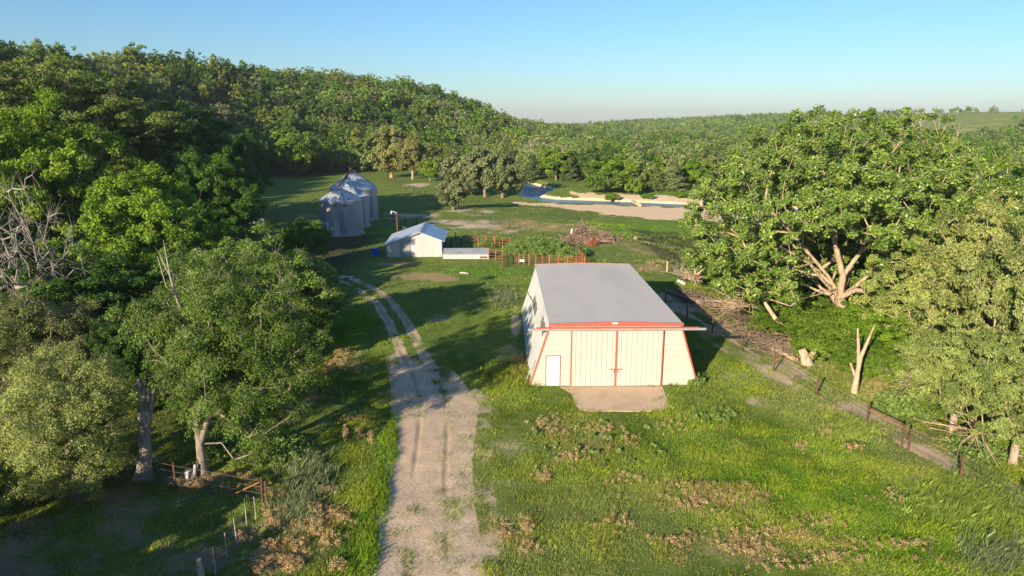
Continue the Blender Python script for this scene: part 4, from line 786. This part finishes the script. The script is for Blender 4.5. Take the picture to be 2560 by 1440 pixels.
logp(1668, 733, 1760, 765, .28, .2, 'dark log lying in the barn shadow by the fence', (.25, .2, .16)); logp(1696, 706, 1712, 714, .22, .2, 'short white-barked log near the root ball', (.6, .58, .54))
logp(1582, 508.5, 1602, 517, .5, .3, 'thick bleached driftwood log on the sandbar', (.62, .47, .32)); logp(1150, 684, 1172, 686, .12, .1, 'pale plank lying in the grass left of the barn', (.6, .56, .5))
logp(290, 1275, 345, 1285, .06, .04, 'thin fallen branch on the bare ground at bottom left', (.38, .3, .22), 'fallen_branch'); logp(440, 1258, 500, 1240, .04, .03, 'thin crooked branch in front of the wire fence at left', (.45, .4, .34), 'fallen_branch')
def sticks(name, area, n, L, r, col, label, cat, hmax=.5, seed=1, kind=None, mat='bark'):
    R = np.random.default_rng(seed); m = MB(); A = []; B = []
    pts = [P(*q) for q in area[0]] if isinstance(area, tuple) and area[0] == 'x' else None
    for i in range(n):
        t = R.random()*(len(area)-1); k = int(t); f = t-k; c = area[k]*(1-f)+area[k+1]*f; w = 1.6
        q = c+(R.normal()*w*.7, R.normal()*w*.7, 0); dd = np.hypot(q[0]-c[0], q[1]-c[1])/w; q[2] = G(q[0], q[1])+R.random()*hmax*np.exp(-dd*dd)
        d = unit(np.array((R.normal(), R.normal(), R.normal()*.35)))*L*(.4+.9*R.random()); A.append(q-d/2); B.append(q+d/2+(0, 0, R.random()*.15))
    m.tubes(A, B, r*(.5+R.random(n)), r*.25, 4); o = m.build(name, mat); o.color = (*col, 1); tag(o, label, cat, kind=kind); return o
sticks('brush_heap', [P(*q) for q in ((1690, 735), (1760, 755), (1830, 790), (1880, 835), (1950, 880))], 900, 1.5, .035, (.24, .175, .125), 'long dark heap of brush between the cattle path and the bushes', 'brush', .9, 1)
sticks('brush_heap', [P(*q) for q in ((1880, 830), (1960, 870), (1990, 895))], 350, 1.3, .03, (.40, .29, .2), 'reddish dry brush piled around the leaning trunk', 'brush', .9, 2)
sticks('brush_heap', [P(*q) for q in ((2360, 1090), (2450, 1110), (2520, 1130))], 160, 1.3, .03, (.45, .35, .24), 'scattered pale twigs under the fallen limbs at right', 'brush', .5, 3)
sticks('twig_litter', [P(*q) for q in ((280, 1185), (400, 1190), (560, 1235))], 260, .8, .015, (.28, .23, .18), 'twig litter beneath the left-hand wire fence', 'twigs', .25, 4)
# brush pile in the field
R = np.random.default_rng(8); c = P(1470, 606); m = MB(); A = []; B = []; n = 1700
for i in range(n):
    q = np.array((R.normal()*1.35-.9, R.normal()*1.1, 0)) if i < 1150 else np.array((R.normal()*1.1+2.6, R.normal()*.8, 0))
    hh = (2.9*np.exp(-((q[0]+.9)/1.6)**2-(q[1]/1.3)**2) if i < 1150 else 1.5*np.exp(-((q[0]-2.5)/1.2)**2-(q[1]/1.)**2)); q[2] = R.random()*max(hh, .15)
    d = unit(R.normal(size=3)*(1, 1, .6))*(.5+R.random()*1.3); A.append(q-d/2*.8); B.append(q+d/2)
A = np.array(A); B = np.array(B); A[:, 2] = np.maximum(A[:, 2], 0); B[:, 2] = np.maximum(B[:, 2], 0); m.tubes(A, B, .05*(.5+R.random(n)), .02, 4)
for i in range(36): q = np.array((R.uniform(-3, 4), R.normal()*.8-.5, .15+.5*R.random())); d = unit(R.normal(size=3)*(1, 1, .25))*1.3; m.tubes([q-d/2], [q+d/2], .1, .08, 6, True)
o = m.build('brush_pile', 'bark', None, tuple(c+(0, 1.2, 0))); o.color = (.33, .235, .17, 1); tag(o, 'big pile of cut branches and logs in the sunny field', 'brush pile')
m = MB(); A = R.normal(size=(260, 3))*(.36, .3, .26)+(0, 0, .4); A[:, 2] = np.abs(A[:, 2]); m.tubes(A, A+R.normal(size=A.shape)*.3, .02, .02, 4); p = P(1483, 614)
o = m.build('wire_tangle', 'orange_rust', None, tuple(p)); tag(o, 'ball of rusty orange wire in front of the brush pile', 'scrap wire')
m = MB(); m.hexa([(-.2, 0, 0), (.15, 0, .05), (.2, .15, .1), (-.15, .2, 0), (-.1, 0, .7), (.12, 0, .9), (.15, .1, .85), (-.05, .15, .7)]); o = m.build('feed_sack', 'white_paint', None, tuple(c+(-2.4, 1.2, 1.1))); tag(o, 'pale scrap caught on top of the brush pile', 'sack')
p = P(1589, 599); m = MB(); m.lathe([(.25, 0), (.28, .3), (.22, .5)], 9, top=True); o = m.build('cut_stump', 'weathered_wood', None, tuple(p)); tag(o, 'lone dark stump in the field right of the brush pile', 'stump')
p = P(1667, 680); m = MB(); m.bar((0, 0, -.2), (0, 0, 1.3), .16); o = m.build('wooden_post', 'pale_wood', None, tuple(p)); tag(o, 'pale wooden post behind the barn near the fallen tree', 'post')
# ------------------------------------------------------------------ trees round the pasture, placed singly
K['mid_oak'] = tree_proto(31, 'field_oak', 'leaves', H=10, rad=5.2, zb=1.8, ncl=90, per=150, leaf=.3, rc=1.15, trunk=.4, flat=.8, col=((.13, .165, .065), (.28, .30, .14)), lobes=.5, twigs=0)
K['mid_willow'] = tree_proto(32, 'field_willow', 'leaves', H=14, rad=6, zb=3, ncl=110, per=150, leaf=.32, rc=1.3, trunk=.5, flat=.6, droop=.7, col=((.17, .20, .06), (.32, .33, .11)), lobes=.7, twigs=0)
K['mid_green'] = tree_proto(33, 'field_maple', 'leaves', H=12, rad=5.5, zb=2.2, ncl=100, per=150, leaf=.33, rc=1.25, trunk=.35, flat=.8, col=((.09, .17, .018), (.23, .33, .035)), lobes=.7, twigs=0)
K['mid_shrub'] = tree_proto(34, 'field_shrub', 'leaves', H=5, rad=3.2, zb=.2, ncl=70, per=130, leaf=.26, rc=.8, trunk=.1, flat=.85, shape='dome', col=((.09, .16, .02), (.21, .30, .045)), twigs=0)
K['mid_cedar'] = tree_proto(35, 'cedar', 'leaves', H=9, rad=3.2, zb=.3, ncl=150, per=110, leaf=.22, rc=.62, trunk=.2, flat=.6, shape='cone', col=((.10, .145, .045), (.22, .27, .10)), twigs=0)
K['mid_dead'] = tree_proto(36, 'far_snag', 'leaves', H=11, rad=5, zb=2.5, ncl=110, per=0, leaf=.1, rc=1.3, trunk=.35, twigs=4, lobes=.9)
HK = {'mid_oak': (10.5, 6), 'mid_willow': (14.5, 7), 'mid_green': (12.5, 6.4), 'mid_shrub': (5.3, 3.8), 'mid_cedar': (9.2, 3.6), 'mid_dead': (11.5, 5.5)}
def TF(name, kind, px, base, top, w, label, lc=(1, 1, 1), bark=(.3, .24, .18), rz=0., cat='tree'):
    p = P(px, base); h = Hat(p[1], top)-p[2]; d = p[1]*cos(PITCH)+(CAMH-p[2]-h/2)*sin(PITCH); H0, R0 = HK[kind]
    return put_tree(name, K[kind], p-(0, 0, .15), w/FPX*d/(2*R0), rz, label, cat, 'trees standing round the pasture and creek', lc, bark, sz=h/H0)
for a in [('oak_tree', 'mid_oak', 1133, 524, 440, 100, 'small round oak standing alone on bare soil right of the grain bins'),
    ('oak_tree', 'mid_oak', 1160, 488, 375, 140, 'leftmost of the three grey-green oaks beside the creek bend', (1.05, 1, 1.05)), ('oak_tree', 'mid_oak', 1212, 492, 366, 130, 'middle of the three grey-green oaks beside the creek bend', (1, 1, 1), (.3, .24, .18), 1.), ('oak_tree', 'mid_oak', 1256, 494, 384, 120, 'rightmost of the three grey-green oaks beside the creek bend', (.9, .95, .85), (.3, .24, .18), 2.),
    ('willow_tree', 'mid_willow', 979, 444, 318, 120, 'pale willow with a lit trunk at the far pasture edge', (1.15, 1.08, 1.1), (.55, .36, .22)), ('willow_tree', 'mid_willow', 1032, 448, 335, 90, 'thin drooping willow right of the pale lit one', (.95, .92, .9), (.45, .34, .25), 2.),
    ('maple_tree', 'mid_green', 740, 437, 318, 125, 'bright green tree with a bare trunk at the pasture edge above the bins', (.85, .9, .8), (.3, .25, .2), 0.), ('maple_tree', 'mid_green', 1075, 452, 395, 60, 'small bright tree between the willow and the grey oaks', (1.1, 1.1, .9), (.3, .25, .2), 1.),
    ('maple_tree', 'mid_green', 1530, 478, 388, 135, 'broad bright green tree across the creek', (1., 1.05, .8), (.3, .25, .2), 1.), ('cedar_shrub', 'mid_shrub', 1508, 486, 425, 110, 'dark green shrub below the broad bright tree across the creek', (.8, .85, .9)), ('cedar_shrub', 'mid_shrub', 1585, 488, 443, 55, 'narrow bright bush between the broad tree and the grey cedar', (1.1, 1.1, .9), (.3, .25, .2), 2.),
    ('cedar_tree', 'mid_cedar', 1682, 476, 400, 85, 'grey-green cedar standing across the creek', (1.15, 1.1, 1.25)), ('cedar_tree', 'mid_cedar', 1640, 478, 418, 70, 'darker cedar left of the grey-green one', (.9, .95, .8), (.3, .25, .2), 1.), ('maple_tree', 'mid_green', 1735, 470, 395, 80, 'bright tree right of the grey-green cedar', (.95, 1.05, .7), (.3, .25, .2), 2.),
    ('maple_tree', 'mid_green', 1390, 450, 365, 100, 'lit bright tree on the shaded bank above the creek bend', (1., 1., .8), (.3, .25, .2), 3.), ('cedar_tree', 'mid_cedar', 1330, 455, 385, 70, 'dark cedar on the steep bank left of the creek bend', (.7, .75, .7)), ('cedar_tree', 'mid_cedar', 1425, 452, 380, 60, 'dark cedar right of the lit tree on the steep bank', (.7, .75, .7)),
    ('dead_tree', 'mid_dead', 1337, 420, 333, 62, 'bare tan dead tree above the creek bend', (1, 1, 1), (.52, .43, .33)), ('dead_tree', 'mid_dead', 1398, 420, 352, 55, 'grey dead tree right of the tan one', (1, 1, 1), (.45, .4, .34), 2.), ('dead_tree', 'mid_dead', 1712, 435, 365, 45, 'bare pale tree behind the grey-green cedar', (1, 1, 1), (.5, .42, .33), 1.),
    ('dead_shrub', 'mid_dead', 1428, 446, 425, 30, 'small bare dead shrub on the creek bank', (1, 1, 1), (.5, .4, .3), 1., 'shrub'),
    ('creek_bush', 'mid_shrub', 1530, 504, 480, 45, 'small bush on the sandy bank under the broad tree', (1.1, 1.1, .8)), ('creek_bush', 'mid_shrub', 1760, 490, 462, 60, 'low bushes on the far bank near the cottonwood', (1., 1.1, .8), (.3, .25, .2), 1.),
    ('creek_bush', 'mid_shrub', 1700, 494, 480, 40, 'low bush on the far bank below the cedar', (1.1, 1.2, .8), (.3, .25, .2), 3.), ('creek_bush', 'mid_shrub', 1620, 497, 482, 40, 'low bush on the far bank opposite the driftwood', (1., 1.2, .8), (.3, .25, .2), 4.),
    ('yard_weed', 'mid_shrub', 1452, 964, 940, 0, None)]:
    if a[6]: TF(*a[:8] if len(a) > 7 else a, **({'bark': a[8]} if len(a) > 8 else {}), **({'rz': a[9]} if len(a) > 9 else {}), **({'cat': a[10]} if len(a) > 10 else {}))
# off-frame grove to the left of and behind the camera: it shades the lower left ground
for i, (x, y, s, k) in enumerate([(-26.5, 17, .5, 'dark'), (-30, 22, .5, 'dark'), (-21.5, 11, .52, 'dark'), (-16.5, 7, .5, 'dark'), (-27, 11, .5, 'dark'), (-34, 25, .45, 'dark'), (-22, 4, .55, 'elm'), (-13.5, 1, .5, 'dark'), (-18, -3, .6, 'elm'), (-18.5, 13, .42, 'dark'), (-24, 20, .42, 'dark'), (-12.5, 7.5, .4, 'dark'), (-20.8, 19.5, .42, 'dark'), (-15.5, 11, .36, 'dark')]):
    put_tree('grove_tree', K[k], (x, y, G(x, y)-.1), s, i*1.3, 'tree of the grove just outside the left side of the view', 'tree', 'grove trees outside the view', (.8, .85, .8))
# ------------------------------------------------------------------ woodland on the hills
COLS = {'dark green': (.5, .68, .45), 'mid green': (.85, 1.0, .65), 'bright green': (1.05, 1.4, .4), 'grey-green': (1.3, 1.08, 1.9), 'olive': (1.25, 1.08, .9), 'pale green': (1.35, 1.35, 1.5)}
HC = ((.10, .155, .035), (.22, .275, .07))
far_p = [tree_one(50+i, n_, H=h, rad=r, zb=z, ncl=c, per=p_, leaf=lf, rc=rc, trunk=.25, flat=.8, shape=sh_, col=HC, twigs=0, sides=4, step=2.5, lobes=lb_) for i, (n_, h, r, z, c, p_, lf, rc, sh_, lb_) in enumerate([
    ('broad_tree', 9, 4.8, 1.0, 95, 30, .32, .85, 'round', .8), ('round_tree', 8, 4.4, .8, 85, 32, .32, .8, 'dome', .7), ('tall_tree', 10.5, 4.3, 1.2, 95, 30, .34, .85, 'round', 1.), ('cedar_tree', 8, 2.8, .3, 90, 26, .26, .55, 'cone', .5), ('spreading_tree', 8, 5.4, .8, 105, 28, .32, .85, 'round', 1.1)])]
def woodland():
    R = np.random.default_rng(77); pts = []
    th = HA
    def gen(a0, a1, r0, r1, sp):
        r = r0
        while r < r1:
            n = int((a1-a0)*r/sp); a = a0+(a1-a0)*(np.arange(n)+R.random(n)*.9)/max(n, 1); rr = r+R.normal(size=n)*sp*.28; yield from np.stack([rr*np.sin(a), rr*np.cos(a), np.full(n, sp)], 1); r += sp*.92
    cand = np.array(list(gen(RAD(-50), RAD(48), 60, 600, 5.5)))
    cand = np.vstack([cand, np.array(list(gen(RAD(-42), RAD(46), 600, 1600, 8.5)))])
    x, y, sp = cand.T; r = np.hypot(x, y); a = np.arctan2(x, y); rb = np.interp(a, HA, HT[:, 1]); rr = np.interp(a, HA, HT[:, 2]); wob = (fbm(x/60, y/60, 5)-.5)*30*sm((r-40)/60)
    t = r+wob-rb; px = 1280+np.tan(a)*FPX
    ok = (t > -2+3*R.random(len(x))) & (r < rr+60)
    ok &= ~((px > 640) & (px < 1100) & (r < 236)); ok &= ~((px > 1280) & (r < 205))
    # right side: woods reach nearer, open meadow high on the right
    near = (px > 1300) & (r > 205) & (r < 640) | (px > 2050) & (px < 4000) & (r > 95) & (r < 300); ok |= near & (sdp(x, y, RIVER) > 8) & (R.random(len(x)) < .85)
    mead = (px > 2060) & (r > 560) & (fbm(x/110, y/110, 44) > .47-.06*(px > 2250)); ok &= ~(mead & ~((np.abs(r-rr) < 45) & (R.random(len(x)) < .3)))
    ok &= ~((r > 480) & (fbm(x/45, y/45, 41) < .33) & (px > 1500))
    ok &= ~((np.hypot(x-38, y-62) < 18))
    x, y, r, px, t, rr = (v[ok] for v in (x, y, r, px, t, rr)); n = len(x); z = Zt(x, y)
    s = (.44+.55*R.random(n)**1.8)*np.where(r > 600, .8, 1.); 
    tone = fbm(x/30, y/30, 61)+R.normal(size=n)*.2; names = list(COLS); ci = np.clip(np.interp(tone, [.25, .42, .5, .56, .64, .8], [0, 1, 2, 3, 4, 5.4]), 0, 5).round().astype(int)
    kind = R.integers(0, 5, n); kind[R.random(n) < .12] = 3
    kind[kind == 3] = np.where(R.random((kind == 3).sum()) < .55, 3, 4)
    tx, ty, td = project(x, y, z+s*7)
    inv = (tx > -20) & (tx < 2580)
    # rough visibility: sweep each azimuth bin outwards and keep the lowest pixel row reached
    order = np.argsort(r); topy = np.full(700, 1e9); vis = np.zeros(n)
    for i in order:
        b0 = int((tx[i]+300)/5); w = max(1, int(s[i]*4*FPX/td[i]/5)); sl = slice(max(0, b0-w), min(699, b0+w))
        if 0 <= b0 < 700:
            vis[i] = np.clip(np.mean(topy[sl])-ty[i], 0, 200) if sl.stop > sl.start else 0
            topy[sl] = np.minimum(topy[sl], ty[i]+4)
    size = s*FPX/td*np.clip(vis/8, 0, 1)*(inv & (r < 480)); pick = np.argsort(-size)[:255]; pick = pick[size[pick] > 0]
    indiv = np.zeros(n, bool); indiv[pick] = True
    # individuals with labels
    REG = [(-999, 420, 'on the hill above the left grove'), (420, 700, 'on the slope left of the pasture'), (700, 860, 'at the woods edge by the bins'), (860, 1000, 'above the grain bins'), (1000, 1180, 'on the hill behind the pale willow'), (1180, 1320, 'above the three grey oaks'),
           (1320, 1480, 'on the bank above the creek bend'), (1480, 1660, 'in the woods across the creek'), (1660, 1900, 'left of the cottonwood'), (1900, 2200, 'behind the huge cottonwood'), (2200, 9999, 'at right behind the cottonwoods')]
    ROW = ['front row', 'second row', 'third row', 'fourth row', 'fifth row', 'sixth row', 'seventh row', 'eighth row', 'ninth row', 'tenth row', 'eleventh row', 'twelfth row', 'upper rows']
    ORD = ['first', 'second', 'third', 'fourth', 'fifth', 'sixth', 'seventh', 'eighth', 'ninth', 'tenth', 'eleventh', 'twelfth', 'thirteenth', 'fourteenth']
    bk = {}
    KN = ['broad_tree', 'round_tree', 'tall_tree', 'cedar_tree', 'spreading_tree']; KW = ['broad tree', 'round tree', 'tall tree', 'pointed cedar', 'spreading tree']
    for i in np.where(indiv)[0]:
        g = next(k for k, q in enumerate(REG) if q[0] <= tx[i] < q[1]); bk.setdefault((g, ci[i], kind[i]), []).append(i)
    for (g, c, k), L in bk.items():
        L.sort(key=lambda i: tx[i])
        for q, i in enumerate(L):
            if len(L) == 1: lb = f'{names[c]} {KW[k]} {REG[g][2]}, only one of its colour'
            else: lb = f'{names[c]} {KW[k]} {REG[g][2]}, {ORD[min(q, 13)]} such from left'
            o = link(KN[k], far_p[k][0], None, (x[i], y[i], z[i]-.2), R.random()*6); o.scale = (s[i]*1.05, s[i]*1.05, s[i]*(.9+.25*R.random())); v = COLS[names[c]]; f = .88+.24*R.random(); o.color = (v[0]*f, v[1]*f, v[2]*f, 1)
            tag(o, lb, 'cedar' if k == 3 else 'tree', 'trees of the wooded hills')
    # the rest as one mass
    rest = np.where(~indiv & (tx > -250) & (tx < 2900))[0]; V = []; C = []
    for i in rest:
        L, lc = far_p[kind[i]][0:1], None
        P0, Cc = far_p[kind[i]][1]; Q = len(P0)//4
        if r[i] < 300: m_ = 1200; gr = 1.3
        elif r[i] < 620: m_ = 520; gr = 1.8
        elif r[i] < 900: m_ = 150; gr = 3.2
        else: m_ = 80; gr = 4.2
        sel = R.choice(Q, min(m_, Q), replace=False); v = P0.reshape(Q, 4, 3)[sel]; cen = v.mean(1, keepdims=True); v = cen+(v-cen)*gr
        an = R.random()*6.28; ca, sa = cos(an), sin(an); ss = s[i]; v = v*ss; v = np.stack([v[..., 0]*ca-v[..., 1]*sa+x[i], v[..., 0]*sa+v[..., 1]*ca+y[i], v[..., 2]+z[i]-.2], -1)
        V.append(v.reshape(-1, 3)); c = Cc.reshape(Q, 4, 3)[sel]*np.array(COLS[names[ci[i]]])*(.88+.24*R.random()); C.append(c.reshape(-1, 3))
    V = np.concatenate(V); C = np.concatenate(C); o = link('distant_woodland', mesh_np('distant_woodland', V, [np.arange(len(V)).reshape(-1, 4)], 'leaves', C)); o['kind'] = 'stuff'; o['label'] = 'unbroken woodland covering the upper slopes and far hills'; o['category'] = 'woodland'
    print('woodland', n, 'individuals', int(indiv.sum()), 'quads', len(V)//4)
woodland()
# ------------------------------------------------------------------ grass, weeds
def blades(R, x, y, h, w, col, lean=.35, wind=(.12, .05), n=7, spread=.14, con=1.):
    N = len(x)*n; spread = np.repeat(spread, n) if np.ndim(spread) else spread; X = np.repeat(x, n)+R.normal(size=N)*spread; Y = np.repeat(y, n)+R.normal(size=N)*spread; H = np.repeat(h, n)*(.55+.7*R.random(N)); W = np.repeat(w, n)*(.7+.6*R.random(N)); Z = Zt(X, Y)-.02
    an = R.random(N)*pi; t = np.stack([np.cos(an), np.sin(an), 0*an], 1)*W[:, None]; b = np.stack([X, Y, Z], 1)
    l = R.normal(size=(N, 2))*lean*H[:, None]+np.array(wind)*H[:, None]*3; tip = b+np.c_[l, H]; mid = b+np.c_[l*.35, H*.6]
    V = np.stack([b-t, b+t, mid+t*.7, tip, mid-t*.7], 1).reshape(-1, 3)
    c = np.repeat(col, n, 0)*(1+con*(.8*R.random((N, 1))-.45))*np.repeat(1+con*(.5*R.random((len(x), 1))-.25), n, 0); k = np.arange(N)*5
    return V, np.repeat(c, 5, 0), k
def emit(name, parts, label, mat='grass_blades'):
    V = np.concatenate([p[0] for p in parts]); C = np.concatenate([p[1] for p in parts]); k = np.arange(len(V)//5)*5
    F5 = np.stack([k, k+1, k+2, k+3, k+4], 1); o = link(name, mesh_np(name, V, [F5], mat, C)); o['kind'] = 'stuff'; o['label'] = label; print(name, len(k)); return o
def inview(x, y, m=120):
    px, py, d = project(x, y, 0); return (px > -m) & (px < 2560+m) & (py < 1440+m*1.2)
def grass():
    R = np.random.default_rng(3); P_ = []
    for (y0, y1, dens, n) in ((20, 34, 75, 9), (34, 50, 44, 8), (50, 75, 16, 7), (75, 125, 2.2, 7), (125, 200, .7, 7)):
        hw = y1*.80; N = int((y1-y0)*2*hw*dens); x = R.uniform(-hw, hw, N); y = R.uniform(y0, y1, N); k = inview(x, y); x = x[k]; y = y[k]
        k = (x > -62) | (y < 120); x, y = x[k], y[k]
        soil, sand, dry, lush, drive, path = masks(x, y)
        q = vn(x/.5, y/.5, 71); keep = (q > soil*.99-.12) & (sand < .35) & (R.random(len(x)) > soil*.8) & (sdp(x, y, RIVER, 20) > .3)
        lx, ly = x-BARN_O[0], y-BARN_O[1]; keep &= ~((np.abs(lx) < 5.9) & (ly > -.05) & (ly < 19.5)); px, py, _ = project(x, y, 0); keep &= ~((px > 1432) & (px < 1668) & (py > 962) & (py < 1027)) & ~((px > 1400) & (px < 1440) & (py > 962) & (py < 975))
        keep &= (np.hypot(x+27.5, y-109.7) > 3.7) & (np.hypot(x+28.1, y-117.6) > 3.8) & (np.hypot(x+29.2, y-126.6) > 4.6) & ~((x > -17) & (x < -9.3) & (y > 90) & (y < 99))
        und = (x < -19) & (y > 36) & (y < 105) & (R.random(len(x)) < .6); keep &= ~und
        x, y, soil, dry, lush = (v[keep] for v in (x, y, soil, dry, lush)); N = len(x)
        tone = fbm(x/3.5, y/3.5, 81); t2 = fbm(x/11, y/11, 82); t3 = vn(x/.9, y/.9, 83)
        c = np.empty((N, 3)); lo = np.array((.115, .19, .024)); hi = np.array((.285, .375, .06)); c[:] = lo+(hi-lo)*sm((tone-.3)/.4)[:, None]
        gg = np.maximum(sm((t2-.5)/.2), blobs(x, y, 'g')*(.6+.6*t3))[:, None]*(1-lush[:, None]); c = c*(1-gg*.7)+np.array((.27, .31, .12))*gg*.7
        c = c*(1-lush[:, None]*.8)+np.array((.17, .33, .014))*lush[:, None]*.8
        yl = sm((t3-.62)/.2)[:, None]*(.5 if y0 < 50 else .12); c = c*(1-yl)+np.array((.37, .43, .04))*yl
        dd = (R.random(N) < np.clip(dry*1.1, 0, .9)*sm((t3-.25)/.4)+(.04 if y0 < 50 else 0)); c[dd] = np.array((.46, .34, .17))*(.7+.6*R.random((dd.sum(), 1)))
        dist = np.hypot(x, y); h = (.07+.24*t3*t3+.17*lush*t3*1.4+.09*sm((tone-.45)*4))*(1-.5*soil); h = h*(.5 if y0 >= 75 else .7); w = .008+dist*.00020
        w = np.where(dist > 75, w*1.3, w)
        P_.append(blades(R, x, y, h, w, c, n=n, spread=.16+dist*.0022, con=1. if y0 < 50 else (.7 if y0 < 75 else .3)))
    emit('grass', P_, 'grass covering the yard and pasture')
    # tall pale reedy grass clumps and dry weeds
    P_ = []
    for px, py, rx, ry, N, h, c in ((770, 1190, 60, 50, 260, .55, (.24, .29, .15)), (740, 1270, 55, 40, 170, .5, (.24, .29, .15)), (1260, 745, 40, 26, 200, .6, (.2, .24, .13)), (1300, 940, 70, 28, 420, .4, (.28, .32, .045)), (2480, 1395, 80, 40, 260, .45, (.22, .28, .12)), (2120, 1075, 70, 26, 500, .38, (.28, .35, .07)), (2060, 960, 90, 30, 300, .3, (.25, .32, .06)),
                                   (978, 1100, 10, 60, 300, .25, (.21, .33, .03)), (955, 1230, 12, 60, 300, .25, (.21, .33, .03)), (925, 1370, 16, 60, 260, .25, (.21, .33, .03)), (1700, 950, 60, 14, 240, .35, (.24, .29, .07)), (2430, 1250, 130, 60, 700, .38, (.24, .33, .06)), (1740, 1000, 60, 26, 300, .3, (.22, .29, .07)), (850, 980, 60, 30, 300, .35, (.12, .24, .04))):
        q = R.normal(size=(N, 2))*.55; pp = np.array([PZ(px+a*rx, py+b*ry)[:2] for a, b in q]); c_ = np.array(c)*(.7+.6*R.random((N, 1))); P_.append(blades(R, pp[:, 0], pp[:, 1], h*(.5+.7*R.random(N)), np.full(N, .011), c_, .3, (.05, -.03), 12, .10))
    emit('tall_grass', P_, 'tall reedy grass clumps beside the driveway and fence')
    C = []
    for px, py, rx, ry, N in ((820, 760, 60, 14, 120), (865, 900, 50, 40, 200), (760, 1020, 140, 55, 240), (770, 1290, 100, 70, 300), (690, 1390, 110, 60, 280), (890, 1080, 30, 50, 70), (1980, 1370, 360, 60, 230), (1760, 1240, 300, 90, 170), (1450, 1090, 160, 90, 120), (560, 1205, 120, 24, 220), (1400, 1150, 110, 90, 70), (1640, 670, 50, 10, 120), (2030, 1130, 90, 40, 70), (1300, 1360, 120, 60, 70), (1500, 600, 60, 14, 60)):
        q = R.normal(size=(N, 2))*.6; mid = R.normal(size=(max(2, N//22), 2))*.6; q = mid[R.integers(0, len(mid), N)]+R.normal(size=(N, 2))*.13
        for a, b in q: p = PZ(px+a*rx, py+b*ry); C.append((p[0], p[1], G(p[0], p[1])+.06+.22*R.random()))
    L = leaf_cards(R, np.array(C), .13, 34, .026, .9, 0, ((.42, .27, .14), (.66, .50, .28)))
    o = link('dry_weeds', mesh_np('dry_weeds', L[0], [L[1]], 'grass_blades', L[2])); o['kind'] = 'stuff'; o['label'] = 'tan dried weed clumps scattered through the grass'
    # broad-leaved green weeds
    C = []; cc = []
    for px, py, rx, ry, N, hh in ((1345, 624, 85, 20, 520, 1.3), (1430, 640, 40, 14, 120, 1.), (1225, 612, 26, 9, 60, 1.1), (1500, 668, 50, 12, 60, .5), (640, 1130, 150, 40, 160, .4), (1500, 1100, 200, 70, 30, .1), (1742, 962, 14, 8, 26, .5), (2330, 1010, 140, 40, 160, .6), (2470, 1110, 90, 50, 110, .5), (1790, 1040, 60, 20, 20, .15)):
        q = R.uniform(-1, 1, size=(N, 2)); q = q[(q**2).sum(1) < 1]
        for a, b in q: p = PZ(px+a*rx, py+b*ry); k = (1-(a*a+b*b))**.4; C.append((p[0], p[1], G(p[0], p[1])+hh*k*(.5+.5*R.random()))); cc.append(.22 if hh < .2 else .4)
    C = np.array(C); L = leaf_cards(R, C, np.array(cc), 60, .09, .8, 0, ((.12, .20, .04), (.25, .35, .09)))
    o = link('broadleaf_weeds', mesh_np('broadleaf_weeds', L[0], [L[1]], 'leaves', L[2])); o['kind'] = 'stuff'; o['label'] = 'leafy green weeds filling the corral and dotting the yard'
grass()

# ------------------------------------------------------------------ haze
m = bpy.data.materials.new('haze'); m.use_nodes = True; nt = m.node_tree; nt.nodes.clear(); MATS['haze'] = m
vo = nt.nodes.new('ShaderNodeVolumePrincipled'); vo.inputs['Color'].default_value = (.86, .93, 1, 1); vo.inputs['Density'].default_value = .00014; vo.inputs['Anisotropy'].default_value = .2
ou = nt.nodes.new('ShaderNodeOutputMaterial'); nt.links.new(vo.outputs[0], ou.inputs['Volume'])
mb = MB(); mb.box(-4400, 4400, -4400, 4400, -30, 75); o = mb.build('haze', 'haze'); o['kind'] = 'stuff'; o['label'] = 'thin pale evening haze over the valley'
